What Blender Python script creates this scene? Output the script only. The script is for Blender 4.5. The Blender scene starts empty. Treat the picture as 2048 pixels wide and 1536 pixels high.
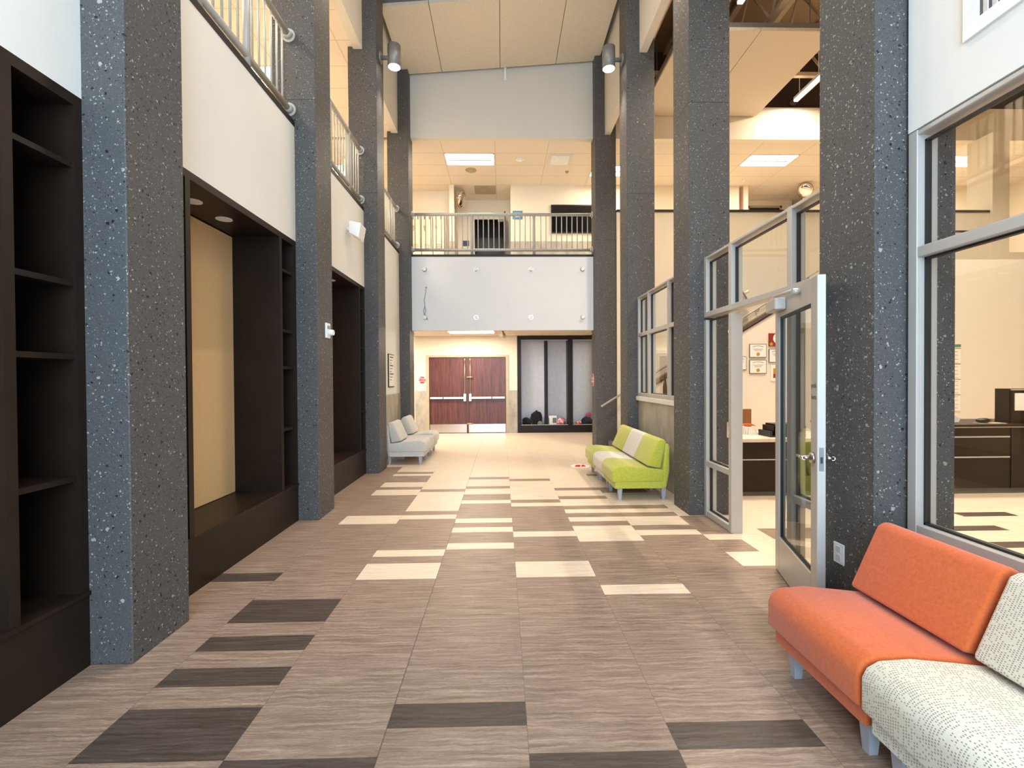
import bpy, bmesh, math, random
from mathutils import Vector, Matrix
random.seed(7)
S = bpy.context.scene
COL = S.collection
PI = math.pi

# ------------------------------------------------------------------ camera
CAMH = 1.6
def set_camera():
    f, yaw, pitch, roll = 935.0, 0.0213666, -0.0111412, -0.0060405
    cy, sy, cp, sp, cr, sr = math.cos(yaw), math.sin(yaw), math.cos(pitch), math.sin(pitch), math.cos(roll), math.sin(roll)
    fw = Vector((sy*cp, cy*cp, sp)); r = Vector((cy, -sy, 0)); u = r.cross(fw)
    r2 = cr*r + sr*u; u2 = -sr*r + cr*u
    cam = bpy.data.cameras.new('camera'); cam.sensor_width = 36; cam.lens = f/2048*36
    cam.clip_start = 0.05; cam.clip_end = 200
    o = bpy.data.objects.new('camera', cam); COL.objects.link(o)
    o.matrix_world = Matrix(((r2.x, u2.x, -fw.x, 0), (r2.y, u2.y, -fw.y, 0), (r2.z, u2.z, -fw.z, CAMH), (0, 0, 0, 1)))
    S.camera = o
set_camera()

# ------------------------------------------------------------------ world, big lights, exposure
def srgb(r, g, b):
    c = lambda v: (v/255)/12.92 if v <= 10 else ((v/255+0.055)/1.055)**2.4
    return (c(r), c(g), c(b), 1)
W_ = bpy.data.worlds.new('sky'); S.world = W_; W_.use_nodes = True
bg = W_.node_tree.nodes['Background']
bg.inputs[0].default_value = (0.62, 0.80, 1.0, 1); bg.inputs[1].default_value = 1.2
S.view_settings.view_transform = 'Standard'; S.view_settings.look = 'None'
S.view_settings.gamma = 1; S.view_settings.use_curve_mapping = False
S.view_settings.exposure = 0.87
S.cycles.use_denoising = True
S.cycles.max_bounces = 10; S.cycles.diffuse_bounces = 5; S.cycles.glossy_bounces = 4
S.cycles.transparent_max_bounces = 16; S.cycles.sample_clamp_indirect = 6
WARM = (1.0, 0.86, 0.70); COOL = (0.58, 0.79, 1.0)
def area(name, loc, sx, sy, power, col, rot=(0, 0, 0), parent=None, spread=PI):
    l = bpy.data.lights.new(name, 'AREA'); l.shape = 'RECTANGLE'; l.size = sx; l.size_y = sy
    l.energy = power; l.color = col; l.spread = spread
    o = bpy.data.objects.new(name, l); COL.objects.link(o)
    if parent is not None:
        o.parent = parent; o.location = Vector(loc)-parent.location
    else:
        o.location = loc
    o.rotation_euler = rot
    return o
# daylight coming in through the glazed entrance wall behind the camera
area('entrance_daylight', (0.03, -2.6, 3.4), 4.4, 6.4, 380, COOL, (PI/2, 0, 0))

# ------------------------------------------------------------------ node helpers / materials
class NT:
    def __init__(s, name):
        s.m = bpy.data.materials.new(name); s.m.use_nodes = True
        s.t = s.m.node_tree; s.t.nodes.clear()
        s.out = s.t.nodes.new('ShaderNodeOutputMaterial')
    def n(s, kind, **kw):
        x = s.t.nodes.new('ShaderNode'+kind)
        for k, v in kw.items(): setattr(x, k, v)
        return x
    def set(s, sock, v):
        if hasattr(v, 'is_output'): s.t.links.new(v, sock)
        else: sock.default_value = v
    def math(s, op, a, b=0.0, c=None):
        x = s.n('Math', operation=op); s.set(x.inputs[0], a); s.set(x.inputs[1], b)
        if c is not None: s.set(x.inputs[2], c)
        return x.outputs[0]
    def mix(s, fac, a, b):
        x = s.n('Mix', data_type='RGBA'); s.set(x.inputs[0], fac); s.set(x.inputs[6], a); s.set(x.inputs[7], b)
        return x.outputs[2]
    def obj(s):
        return s.n('TexCoord').outputs['Object']
    def xyz(s, v=None):
        x = s.n('SeparateXYZ'); s.t.links.new(v if v is not None else s.obj(), x.inputs[0]); return x.outputs
    def mapped(s, scale, v=None):
        x = s.n('Mapping'); x.inputs['Scale'].default_value = scale; s.t.links.new(v if v is not None else s.obj(), x.inputs[0]); return x.outputs[0]
    def noise(s, vec, scale, detail=3, rough=0.55):
        x = s.n('TexNoise'); s.t.links.new(vec, x.inputs['Vector']); x.inputs['Scale'].default_value = scale
        x.inputs['Detail'].default_value = detail; x.inputs['Roughness'].default_value = rough; return x.outputs['Fac']
    def ramp(s, fac, stops):
        x = s.n('ValToRGB'); s.t.links.new(fac, x.inputs[0]); e = x.color_ramp.elements
        while len(e) < len(stops): e.new(0.5)
        for el, (p, c) in zip(e, stops): el.position = p; el.color = c
        return x.outputs[0]
    def bsdf(s, col, rough=0.5, metal=0.0, bump=None, bstr=0.2, bdist=0.01, spec=0.5, sheen=0.0, coat=0.0):
        b = s.n('BsdfPrincipled'); s.set(b.inputs['Base Color'], col); s.set(b.inputs['Roughness'], rough); s.set(b.inputs['Metallic'], metal)
        b.inputs['Specular IOR Level'].default_value = spec; b.inputs['Sheen Weight'].default_value = sheen; b.inputs['Coat Weight'].default_value = coat
        if bump is not None:
            k = s.n('Bump'); k.inputs['Strength'].default_value = bstr; k.inputs['Distance'].default_value = bdist
            s.t.links.new(bump, k.inputs['Height']); s.t.links.new(k.outputs[0], b.inputs['Normal'])
        s.t.links.new(b.outputs[0], s.out.inputs[0]); return s.m

def plain(name, c, rough=0.5, metal=0.0, var=0.06, scale=9, spec=0.5, bumps=0.03, coat=0.0):
    t = NT(name); v = t.obj(); n = t.noise(v, scale, 4)
    lo = tuple(x*(1-var) for x in c[:3])+(1,); hi = tuple(min(1, x*(1+var)) for x in c[:3])+(1,)
    return t.bsdf(t.ramp(n, [(0.3, lo), (0.7, hi)]), rough, metal, t.noise(v, 140, 2), bumps, 0.003, spec, coat=coat)
def emit(name, c, st):
    t = NT(name); e = t.n('Emission'); e.inputs[0].default_value = c; e.inputs[1].default_value = st
    t.t.links.new(e.outputs[0], t.out.inputs[0]); return t.m
def glass_mat(name, tint=(0.97, 0.985, 0.98, 1), refl=1.0):
    t = NT(name); tr = t.n('BsdfTransparent'); tr.inputs[0].default_value = tint
    g = t.n('BsdfGlossy'); g.inputs['Roughness'].default_value = 0.01
    lw = t.n('LayerWeight'); lw.inputs[0].default_value = 0.5
    fr = t.math('ADD', 0.035, t.math('MULTIPLY', t.math('POWER', lw.outputs['Facing'], 5.0), 0.9))
    m = t.n('MixShader'); t.t.links.new(t.math('MULTIPLY', fr, refl), m.inputs[0])
    t.t.links.new(tr.outputs[0], m.inputs[1]); t.t.links.new(g.outputs[0], m.inputs[2]); t.t.links.new(m.outputs[0], t.out.inputs[0]); return t.m

TW = 0.6437617; TX0 = -1.18209; TR = TW/4; TP = 0.28      # floor tile width, first seam, row pitch, phase
def floor_mat(name, lo, mid, hi):
    t = NT(name); v = t.obj(); p = t.xyz(v)
    ci = t.math('FLOOR', t.math('DIVIDE', t.math('SUBTRACT', p[0], TX0), TW))
    off = t.n('CombineXYZ'); t.set(off.inputs[0], t.math('MULTIPLY', ci, 7.31)); t.set(off.inputs[1], t.math('MULTIPLY', ci, 3.7))
    ad = t.n('VectorMath', operation='ADD'); t.t.links.new(v, ad.inputs[0]); t.t.links.new(off.outputs[0], ad.inputs[1])
    wv = t.n('TexNoise'); t.t.links.new(ad.outputs[0], wv.inputs['Vector']); wv.inputs['Scale'].default_value = 9; wv.inputs['Detail'].default_value = 3
    wd = t.n('CombineXYZ'); t.set(wd.inputs[1], t.math('MULTIPLY', t.math('SUBTRACT', wv.outputs['Fac'], 0.5), 0.035))
    ad2 = t.n('VectorMath', operation='ADD'); t.t.links.new(ad.outputs[0], ad2.inputs[0]); t.t.links.new(wd.outputs[0], ad2.inputs[1]); ad = ad2
    a = t.noise(t.mapped((2.6, 52, 1), ad.outputs[0]), 1.0, 6, 0.68)
    b = t.noise(t.mapped((30, 150, 1), ad.outputs[0]), 1.0, 4, 0.75)
    f = t.math('ADD', t.math('MULTIPLY', a, 0.7), t.math('MULTIPLY', b, 0.3))
    c = t.ramp(f, [(0.34, lo), (0.5, mid), (0.66, hi)])
    fr = t.math('FRACT', t.math('DIVIDE', t.math('SUBTRACT', p[0], TX0), TW))
    d = t.math('MULTIPLY', t.math('MINIMUM', fr, t.math('SUBTRACT', 1.0, fr)), TW)
    seam = t.math('LESS_THAN', d, 0.0016)
    d2 = t.math('ABSOLUTE', t.math('SUBTRACT', p[0], TX0+TW))
    seam2 = t.math('LESS_THAN', d2, 0.003)
    c = t.mix(t.math('MULTIPLY', seam, 0.45), c, (0.05, 0.04, 0.03, 1))
    c = t.mix(t.math('MULTIPLY', seam2, 0.5), c, (0.04, 0.03, 0.025, 1))
    ro = t.math('ADD', 0.34, t.math('MULTIPLY', b, 0.16))
    return t.bsdf(c, ro, 0, b, 0.04, 0.002, 0.3)
M = {}
M['taupe'] = floor_mat('taupe_floor_tile', srgb(102, 82, 69), srgb(139, 118, 102), srgb(173, 152, 134))
M['cream_tile'] = floor_mat('cream_floor_tile', srgb(196, 174, 151), srgb(214, 195, 172), srgb(227, 211, 191))
M['dark_tile'] = floor_mat('charcoal_floor_tile', srgb(56, 46, 40), srgb(76, 65, 58), srgb(100, 88, 80))

def terrazzo():
    t = NT('dark_terrazzo'); v = t.obj()
    n1 = t.noise(v, 3, 3); n2 = t.noise(v, 260, 2, 0.7)
    base = t.ramp(n2, [(0.3, srgb(62, 61, 60)), (0.55, srgb(84, 82, 80)), (0.8, srgb(114, 111, 108))])
    wn = t.n('TexNoise'); t.t.links.new(v, wn.inputs['Vector']); wn.inputs['Scale'].default_value = 70; wn.inputs['Detail'].default_value = 1
    sb = t.n('VectorMath', operation='SUBTRACT'); t.t.links.new(wn.outputs['Color'], sb.inputs[0]); sb.inputs[1].default_value = (0.5, 0.5, 0.5)
    sc_ = t.n('VectorMath', operation='SCALE'); t.t.links.new(sb.outputs[0], sc_.inputs[0]); sc_.inputs['Scale'].default_value = 0.02
    av = t.n('VectorMath', operation='ADD'); t.t.links.new(v, av.inputs[0]); t.t.links.new(sc_.outputs[0], av.inputs[1]); warped = av.outputs[0]
    def vor(scale, seed):
        m = t.n('Mapping'); m.inputs['Location'].default_value = (seed+0.37, seed*1.7+0.21, seed*0.3); t.t.links.new(warped, m.inputs[0])
        x = t.n('TexVoronoi'); t.t.links.new(m.outputs[0], x.inputs['Vector']); x.inputs['Scale'].default_value = scale
        sc = t.n('SeparateColor'); t.t.links.new(x.outputs['Color'], sc.inputs[0])
        return x.outputs['Distance'], sc.outputs
    def flecks(scale, seed, keep, size):
        d, c = vor(scale, seed)
        on = t.math('GREATER_THAN', c[0], keep)
        rad = t.math('MULTIPLY', t.math('ADD', 0.45, c[1]), size)
        return t.math('MULTIPLY', on, t.math('LESS_THAN', d, rad))
    w1 = t.math('MAXIMUM', t.math('MAXIMUM', flecks(54, 0.0, 0.90, 0.25), flecks(84, 14.3, 0.87, 0.28)), flecks(26, 21.7, 0.945, 0.22)); w2 = flecks(110, 5.2, 0.78, 0.32); k1 = flecks(40, 9.1, 0.90, 0.24); k2 = flecks(85, 3.3, 0.88, 0.28)
    c = t.mix(t.math('MULTIPLY', w2, 0.45), base, srgb(135, 130, 124))
    c = t.mix(t.math('MULTIPLY', w1, 0.75), c, srgb(176, 172, 165))
    kk = t.math('MAXIMUM', k1, k2)
    c = t.mix(t.math('MULTIPLY', kk, 0.9), c, (0.006, 0.006, 0.008, 1))
    z = t.xyz(v)[2]
    joint = t.math('LESS_THAN', t.math('ABSOLUTE', t.math('SUBTRACT', z, 4.77)), 0.004)
    c = t.mix(t.math('MULTIPLY', joint, 0.7), c, (0.01, 0.01, 0.01, 1))
    h = t.math('SUBTRACT', t.math('MULTIPLY', n2, 0.4), kk)
    ro = t.math('SUBTRACT', 0.55, t.math('MULTIPLY', w1, 0.25))
    return t.bsdf(c, ro, 0, h, 0.35, 0.004, 0.25)
M['terrazzo'] = terrazzo()
M['white'] = plain('white_wall_paint', srgb(226, 224, 217), 0.65, 0, 0.012, 2)
M['cream'] = plain('cream_wall_paint', srgb(226, 214, 192), 0.7, 0, 0.012, 2)
M['gray_paint'] = plain('pale_grey_paint', srgb(212, 206, 194), 0.7, 0, 0.012, 2)
M['fascia'] = plain('balcony_fascia_white', srgb(222, 221, 219), 0.6, 0, 0.01, 1.5)
M['darkwood'] = plain('dark_wenge_laminate', srgb(36, 26, 20), 0.42, 0, 0.18, 5, 0.25)
M['black'] = plain('black_plastic', srgb(22, 21, 22), 0.4)
M['blackstrip'] = plain('black_rubber_edge', srgb(30, 28, 27), 0.6)
M['tanpanel'] = plain('tan_fabric_panel', srgb(205, 174, 130), 0.85, 0, 0.05, 60, 0.2, 0.15)
M['alu'] = plain('satin_aluminium', srgb(184, 180, 173), 0.42, 0.2, 0.02, 4)
M['alu_dark'] = plain('black_glazing_gasket', srgb(26, 28, 28), 0.5)
M['chrome'] = plain('brushed_steel', srgb(205, 200, 195), 0.22, 1.0, 0.04, 30)
M['railpaint'] = plain('grey_rail_paint', srgb(178, 176, 168), 0.42, 0.1, 0.02, 5)
M['whiteplastic'] = plain('white_plastic', srgb(232, 232, 230), 0.4)
M['graymetal'] = plain('grey_lamp_metal', srgb(128, 128, 126), 0.45, 0.3)
M['legmetal'] = plain('silver_grey_leg_paint', srgb(168, 172, 178), 0.4, 0.2)
M['orange_wall'] = plain('orange_wall_paint', srgb(232, 104, 40), 0.7)
M['joist'] = plain('beige_painted_steel', srgb(205, 186, 158), 0.6)
M['deck'] = plain('brown_roof_deck', srgb(160, 134, 106), 0.8)
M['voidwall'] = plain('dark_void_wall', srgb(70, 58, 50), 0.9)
M['bluesign'] = plain('blue_sign_face', srgb(72, 130, 165), 0.5)
M['navy'] = plain('navy_box_face', srgb(36, 52, 96), 0.5)
M['red'] = plain('red_sign_face', srgb(205, 40, 42), 0.5)
M['paper'] = plain('white_paper', srgb(236, 233, 226), 0.8, 0, 0.02, 20)
M['ink'] = plain('grey_ink', srgb(110, 108, 106), 0.8)
M['gold'] = plain('gold_seal', srgb(196, 160, 70), 0.45, 0.3)
M['desk_top'] = plain('pale_stone_counter', srgb(214, 200, 182), 0.3)
M['desk_base'] = plain('grey_green_plinth', srgb(96, 96, 84), 0.6)
M['brownbox'] = plain('tan_leather_board', srgb(150, 100, 56), 0.6)
M['green_leaf'] = plain('dark_green_leaf', srgb(56, 58, 40), 0.45)
M['terracotta'] = plain('grey_plant_pot', srgb(110, 104, 98), 0.6)
M['mirror'] = plain('mirror_dome', srgb(225, 220, 210), 0.05, 1.0, 0.0, 1, 0.5, 0.0)
M['locker'] = plain('cream_locker_enamel', srgb(222, 210, 186), 0.45)
M['grille'] = plain('grey_air_grille', srgb(170, 155, 130), 0.6)
M['whiteboard'] = plain('pale_back_panel', srgb(214, 216, 222), 0.5)
M['brass'] = plain('brass_fitting', srgb(190, 165, 120), 0.35, 0.8)
M['glow'] = emit('lamp_diffuser_glow', (1.0, 0.93, 0.80, 1), 9)
M['glow_soft'] = emit('corridor_diffuser_glow', (1.0, 0.94, 0.84, 1), 4)
M['glow_green'] = emit('exit_letter_glow', (0.10, 0.9, 0.25, 1), 1.6)
M['glass'] = glass_mat('clear_window_glass')

def wood_door():
    t = NT('cherry_wood_veneer'); v = t.obj()
    g = t.noise(t.mapped((22, 22, 1.4), v), 1.0, 5, 0.65); g2 = t.noise(t.mapped((110, 110, 5), v), 1.0, 3, 0.6)
    f = t.math('ADD', t.math('MULTIPLY', g, 0.7), t.math('MULTIPLY', g2, 0.3))
    return t.bsdf(t.ramp(f, [(0.35, srgb(62, 31, 24)), (0.5, srgb(92, 48, 37)), (0.68, srgb(116, 66, 50))]), 0.35, 0, g2, 0.03, 0.002)
M['wood_door'] = wood_door()
def block_wall():
    t = NT('honed_concrete_tile'); v = t.obj(); p = t.xyz(v)
    n = t.noise(t.mapped((5, 5, 2.6), v), 1.0, 6, 0.65)
    c = t.ramp(n, [(0.3, srgb(150, 143, 130)), (0.55, srgb(176, 168, 154)), (0.75, srgb(192, 184, 170))])
    fz = t.math('FRACT', t.math('DIVIDE', p[2], 0.64)); dz = t.math('MULTIPLY', t.math('MINIMUM', fz, t.math('SUBTRACT', 1.0, fz)), 0.64)
    s = t.math('ADD', p[0], p[1]); fx = t.math('FRACT', t.math('DIVIDE', s, 1.29)); dx = t.math('MULTIPLY', t.math('MINIMUM', fx, t.math('SUBTRACT', 1.0, fx)), 1.29)
    l = t.math('LESS_THAN', t.math('MINIMUM', dx, dz), 0.003)
    return t.bsdf(t.mix(t.math('MULTIPLY', l, 0.5), c, srgb(205, 198, 186)), 0.55, 0, n, 0.03, 0.003)
M['block'] = block_wall()
def ceil_tile():
    t = NT('acoustic_grid_ceiling'); v = t.obj(); p = t.xyz(v)
    n = t.noise(v, 130, 3, 0.7)
    c = t.ramp(n, [(0.3, srgb(214, 200, 184)), (0.7, srgb(230, 218, 202))])
    def d(sock, o, w):
        f = t.math('FRACT', t.math('DIVIDE', t.math('SUBTRACT', sock, o), w)); return t.math('MULTIPLY', t.math('MINIMUM', f, t.math('SUBTRACT', 1.0, f)), w)
    l = t.math('LESS_THAN', t.math('MINIMUM', d(p[0], -0.136, 1.29), d(p[1], 11.09, 0.6437)), 0.011)
    return t.bsdf(t.mix(t.math('MULTIPLY', l, 0.5), c, srgb(190, 160, 130)), 0.9, 0, n, 0.05, 0.003, 0.2)
M['ceil'] = ceil_tile()
def tectum():
    t = NT('fibre_acoustic_board'); v = t.obj(); n = t.noise(v, 60, 5, 0.75)
    return t.bsdf(t.ramp(n, [(0.35, srgb(204, 190, 168)), (0.6, srgb(224, 212, 192))]), 0.95, 0, n, 0.2, 0.005, 0.1)
M['tectum'] = tectum()
def fabric(name, stops, scale=90, speck=None):
    t = NT(name); v = t.obj(); n = t.noise(v, scale, 4, 0.7); n2 = t.noise(v, 420, 2)
    c = t.ramp(n, stops)
    if speck:
        vo = t.n('TexVoronoi'); t.t.links.new(v, vo.inputs['Vector']); vo.inputs['Scale'].default_value = speck[0]
        k = t.math('LESS_THAN', vo.outputs['Distance'], 0.33)
        c = t.mix(t.math('MULTIPLY', k, 0.6), c, speck[1])
    return t.bsdf(c, 0.9, 0, n2, 0.25, 0.003, 0.2, sheen=0.25)
M['orange'] = fabric('orange_wool_fabric', [(0.3, srgb(188, 86, 40)), (0.7, srgb(203, 102, 53))], 60)
M['green'] = fabric('lime_green_fabric', [(0.3, srgb(172, 172, 48)), (0.7, srgb(198, 194, 74))], 60, (95, srgb(206, 204, 122)))
M['beige'] = fabric('oatmeal_fabric', [(0.3, srgb(206, 194, 180)), (0.7, srgb(220, 210, 197))], 60)
M['greyfab'] = fabric('warm_grey_fabric', [(0.3, srgb(188, 182, 172)), (0.7, srgb(206, 200, 190))], 50)
def dotted():
    t = NT('cream_dotted_fabric'); v = t.obj(); p = t.xyz(v)
    u = t.math('DIVIDE', p[1], 0.0112); w = t.math('DIVIDE', t.math('ADD', p[0], p[2]), 0.0112)
    w = t.math('ADD', w, t.math('MULTIPLY', t.math('MODULO', t.math('FLOOR', u), 2.0), 0.5))
    fu = t.math('SUBTRACT', t.math('FRACT', u), 0.5); fw = t.math('SUBTRACT', t.math('FRACT', w), 0.5)
    dd = t.math('ADD', t.math('MULTIPLY', fu, fu), t.math('MULTIPLY', fw, fw))
    cv = t.n('CombineXYZ'); t.set(cv.inputs[0], t.math('FLOOR', u)); t.set(cv.inputs[1], t.math('FLOOR', w))
    wn = t.n('TexWhiteNoise', noise_dimensions='2D'); t.t.links.new(cv.outputs[0], wn.inputs[0])
    big = t.noise(v, 12, 2)
    on = t.math('GREATER_THAN', wn.outputs[0], t.math('ADD', -0.25, t.math('MULTIPLY', big, 1.2)))
    k = t.math('MULTIPLY', t.math('LESS_THAN', dd, 0.085), on)
    c = t.mix(t.math('MULTIPLY', k, 0.85), srgb(212, 206, 189), srgb(128, 124, 112))
    return t.bsdf(c, 0.85, 0, t.noise(v, 420, 2), 0.2, 0.003, 0.2, sheen=0.2)
M['dotted'] = dotted()

# ------------------------------------------------------------------ mesh helpers
BASE = {}
class MB:
    def __init__(s): s.b = bmesh.new()
    def box(s, x0, x1, y0, y1, z0, z1, bev=0.0, seg=2, mi=0):
        x0, x1 = sorted((x0, x1)); y0, y1 = sorted((y0, y1)); z0, z1 = sorted((z0, z1))
        t = bmesh.new(); bmesh.ops.create_cube(t, size=1.0)
        for v in t.verts: v.co = Vector(((x0+x1)/2+v.co.x*(x1-x0), (y0+y1)/2+v.co.y*(y1-y0), (z0+z1)/2+v.co.z*(z1-z0)))
        if bev: bmesh.ops.bevel(t, geom=t.edges[:], offset=bev, segments=seg, affect='EDGES', profile=0.7)
        s.add(t, mi); return s
    def add(s, t, mi=0):
        vm = {v: s.b.verts.new(v.co) for v in t.verts}
        for f in t.faces:
            try:
                nf = s.b.faces.new([vm[v] for v in f.verts]); nf.material_index = mi; nf.smooth = f.smooth
            except ValueError: pass
        t.free()
    def cyl(s, p0, p1, r0, r1=None, seg=16, cap=True, mi=0):
        p0, p1 = Vector(p0), Vector(p1); r1 = r0 if r1 is None else r1
        d = (p1-p0); L = d.length; q = d.to_track_quat('Z', 'Y')
        t = bmesh.new(); bmesh.ops.create_cone(t, cap_ends=cap, segments=seg, radius1=r0, radius2=r1, depth=L)
        for v in t.verts: v.co = q @ v.co + (p0+p1)/2
        for f in t.faces:
            if len(f.verts) == 4: f.smooth = True
        s.add(t, mi); return s
    def prism(s, pts, axis, a0, a1, bev=0.0, seg=3, mi=0, smooth=False):
        # pts: 2-D outline; axis 'y': (x,z) extruded along y; 'x': (y,z); 'z': (x,y)
        t = bmesh.new()
        mk = {'y': lambda p, a: (p[0], a, p[1]), 'x': lambda p, a: (a, p[0], p[1]), 'z': lambda p, a: (p[0], p[1], a)}[axis]
        A = [t.verts.new(mk(p, a0)) for p in pts]; B = [t.verts.new(mk(p, a1)) for p in pts]
        t.faces.new(A); t.faces.new(B[::-1])
        for i in range(len(pts)):
            j = (i+1) % len(pts); t.faces.new([A[j], A[i], B[i], B[j]])
        bmesh.ops.recalc_face_normals(t, faces=t.faces[:])
        if bev:
            t.normal_update()
            es = [e for e in t.edges if len(e.link_faces) == 2 and e.calc_face_angle(0) > 0.35]
            bmesh.ops.bevel(t, geom=es, offset=bev, segments=seg, affect='EDGES', profile=0.5)
        if smooth:
            for f in t.faces: f.smooth = True
        s.add(t, mi); return s
    def quad(s, a, b, c, d, mi=0):
        f = s.b.faces.new([s.b.verts.new(p) for p in (a, b, c, d)]); f.material_index = mi; return s
    def tube(s, pts, r, seg=12):
        for a, b in zip(pts[:-1], pts[1:]): s.cyl(a, b, r, seg=seg)
        for p in pts[1:-1]: s.ball(p, r, 8, 6)
        return s
    def ball(s, c, r, u=16, v=10, sc=(1, 1, 1)):
        t = bmesh.new(); bmesh.ops.create_uvsphere(t, u_segments=u, v_segments=v, radius=r)
        for x in t.verts: x.co = Vector((x.co.x*sc[0], x.co.y*sc[1], x.co.z*sc[2]))+Vector(c)
        for f in t.faces: f.smooth = True
        s.add(t); return s
    def build(s, name, mats, parent=None, local=False, label=None):
        me = bpy.data.meshes.new(name); off = Vector((0, 0, 0))
        if parent is not None and not local: off = BASE.get(parent.name, Vector((0, 0, 0)))
        if off.length: bmesh.ops.translate(s.b, verts=s.b.verts[:], vec=-off)
        s.b.normal_update(); s.b.to_mesh(me); s.b.free()
        for m in (mats if isinstance(mats, (list, tuple)) else [mats]): me.materials.append(M[m] if isinstance(m, str) else m)
        o = bpy.data.objects.new(name, me); COL.objects.link(o)
        if parent is not None: o.parent = parent
        BASE[o.name] = off
        if label: o['label'] = label
        return o
def tag(o, label, cat, group=None, kind=None):
    o['label'] = label; o['category'] = cat
    if group: o['group'] = group
    if kind: o['kind'] = kind
    return o
def thing(name, label, cat, loc=(0, 0, 0), rotz=0, group=None):
    o = bpy.data.objects.new(name, None); COL.objects.link(o); o.location = loc; o.rotation_euler = (0, 0, rotz)
    o.empty_display_size = 0.1; BASE[o.name] = Vector(loc)
    return tag(o, label, cat, group)
def struct(name, mb, mats, parent=None):
    o = mb.build(name, mats, parent)
    if parent is None: o['kind'] = 'structure'
    return o
def sthing(name, loc=(0, 0, 0)):
    o = bpy.data.objects.new(name, None); COL.objects.link(o); o.location = loc; o['kind'] = 'structure'; BASE[o.name] = Vector(loc); return o
def dup(root, loc, rotz=None, label=None, group=None):
    def cp(o, par):
        c = o.copy(); COL.objects.link(c)
        if par is not None: c.parent = par
        for ch in o.children: cp(ch, c)
        return c
    r = cp(root, None); r.location = loc
    if rotz is not None: r.rotation_euler = (0, 0, rotz)
    if label: r['label'] = label
    if group: r['group'] = group
    BASE[r.name] = Vector(loc); return r
def text_bm(txt, size, M4):
    cu = bpy.data.curves.new('txt', 'FONT'); cu.body = txt; cu.size = size; cu.align_x = 'CENTER'; cu.align_y = 'CENTER'; cu.extrude = 0.0008; cu.resolution_u = 2
    o = bpy.data.objects.new('txt', cu); COL.objects.link(o); bpy.context.view_layer.update()
    me = bpy.data.meshes.new_from_object(o.evaluated_get(bpy.context.evaluated_depsgraph_get()))
    bpy.data.objects.remove(o); mb = MB(); t = bmesh.new(); t.from_mesh(me)
    for v in t.verts: v.co = M4 @ v.co
    mb.add(t); return mb
def frame4(origin, xdir, ydir):
    x = Vector(xdir).normalized(); y = Vector(ydir).normalized(); z = x.cross(y)
    return Matrix(((x.x, y.x, z.x, origin[0]), (x.y, y.y, z.y, origin[1]), (x.z, y.z, z.z, origin[2]), (0, 0, 0, 1)))

# ------------------------------------------------------------------ key dimensions
XL, XR = -2.095, 2.165          # atrium faces of the columns
WL, WR = -2.33, 2.36            # wall planes between the columns
CD = 0.48
CY = [-0.03, 2.67, 5.37, 8.02, 10.72]
Z2 = 4.48; ZC2 = 7.23; ZC1 = 2.87; ZS = 2.74; ZCAB = 3.17; ZDECK = 9.6
YB = -2.75; YF = 13.8

# ------------------------------------------------------------------ floor
def row(n): return (n+TP)*TR
RUNS = {   # per tile column: list of (row from, row to, colour); 0 taupe, 1 cream, 2 charcoal
 -2: (53, [(23, 24, 2)]),
 -1: (50, [(12, 14, 2), (15, 16, 2), (17, 18, 2), (19, 21, 2), (32, 34, 1), (40, 42, 1), (43, 45, 1), (48, 49, 1)]),
 0: (42, [(8, 12, 2), (23, 25, 1), (26, 27, 1), (33, 34, 1), (35, 41, 1)]),
 1: (47, [(13, 14, 2), (27, 28, 1), (30, 31, 1), (32, 33, 1), (37, 38, 1), (40, 42, 1), (43, 46, 1)]),
 2: (46, [(8, 12, 2), (23, 25, 1), (29, 30, 1), (36, 37, 1), (38, 45, 1)]),
 3: (42, [(12, 13, 2), (21, 22, 1), (28, 31, 1), (32, 33, 1), (34, 35, 1), (36, 38, 1), (39, 41, 1)]),
 4: (42, [(29, 30, 1), (31, 33, 1), (34, 35, 1), (36, 40, 1), (47, 48, 0)]),
 5: (33, [(24, 26, 1), (28, 29, 1)]),
}
def build_floor():
    mb = MB(); N0, N1 = -20, 106
    def colour(c, n, inside):
        if inside:
            if (c == 6 and 28 <= n < 30) or (c == 10 and n == 32) or (c == 9 and n in (29, 26)) or (c == 8 and n == 27) or (c == 9 and 23 <= n < 25) or (c == 7 and 21 <= n < 23): return 2 if c > 6 else 0
            return 1
        if c < -2: return 0 if n < 53 else 1
        thr, runs = RUNS[max(-2, min(5, c))]
        for a, b, k in runs:
            if a <= n < b: return k
        return 0 if n < thr else 1
    spans = [(c, TX0+c*TW, TX0+(c+1)*TW, False) for c in range(-7, 5)] + [(5, TX0+5*TW, WR, False), (5, WR, TX0+6*TW, True)] + [(c, TX0+c*TW, TX0+(c+1)*TW, True) for c in range(6, 26)]
    for c, x0, x1, ins in spans:
        n = N0
        while n < N1:
            k = colour(c, n, ins); e = n+1
            while e < N1 and colour(c, e, ins) == k: e += 1
            mb.quad((x0, row(n), 0), (x1, row(n), 0), (x1, row(e), 0), (x0, row(e), 0), k); n = e
    struct('floor', mb, ['taupe', 'cream_tile', 'dark_tile'])
build_floor()

# ------------------------------------------------------------------ shell
XO = 15.0; XLO = -6.2
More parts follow.
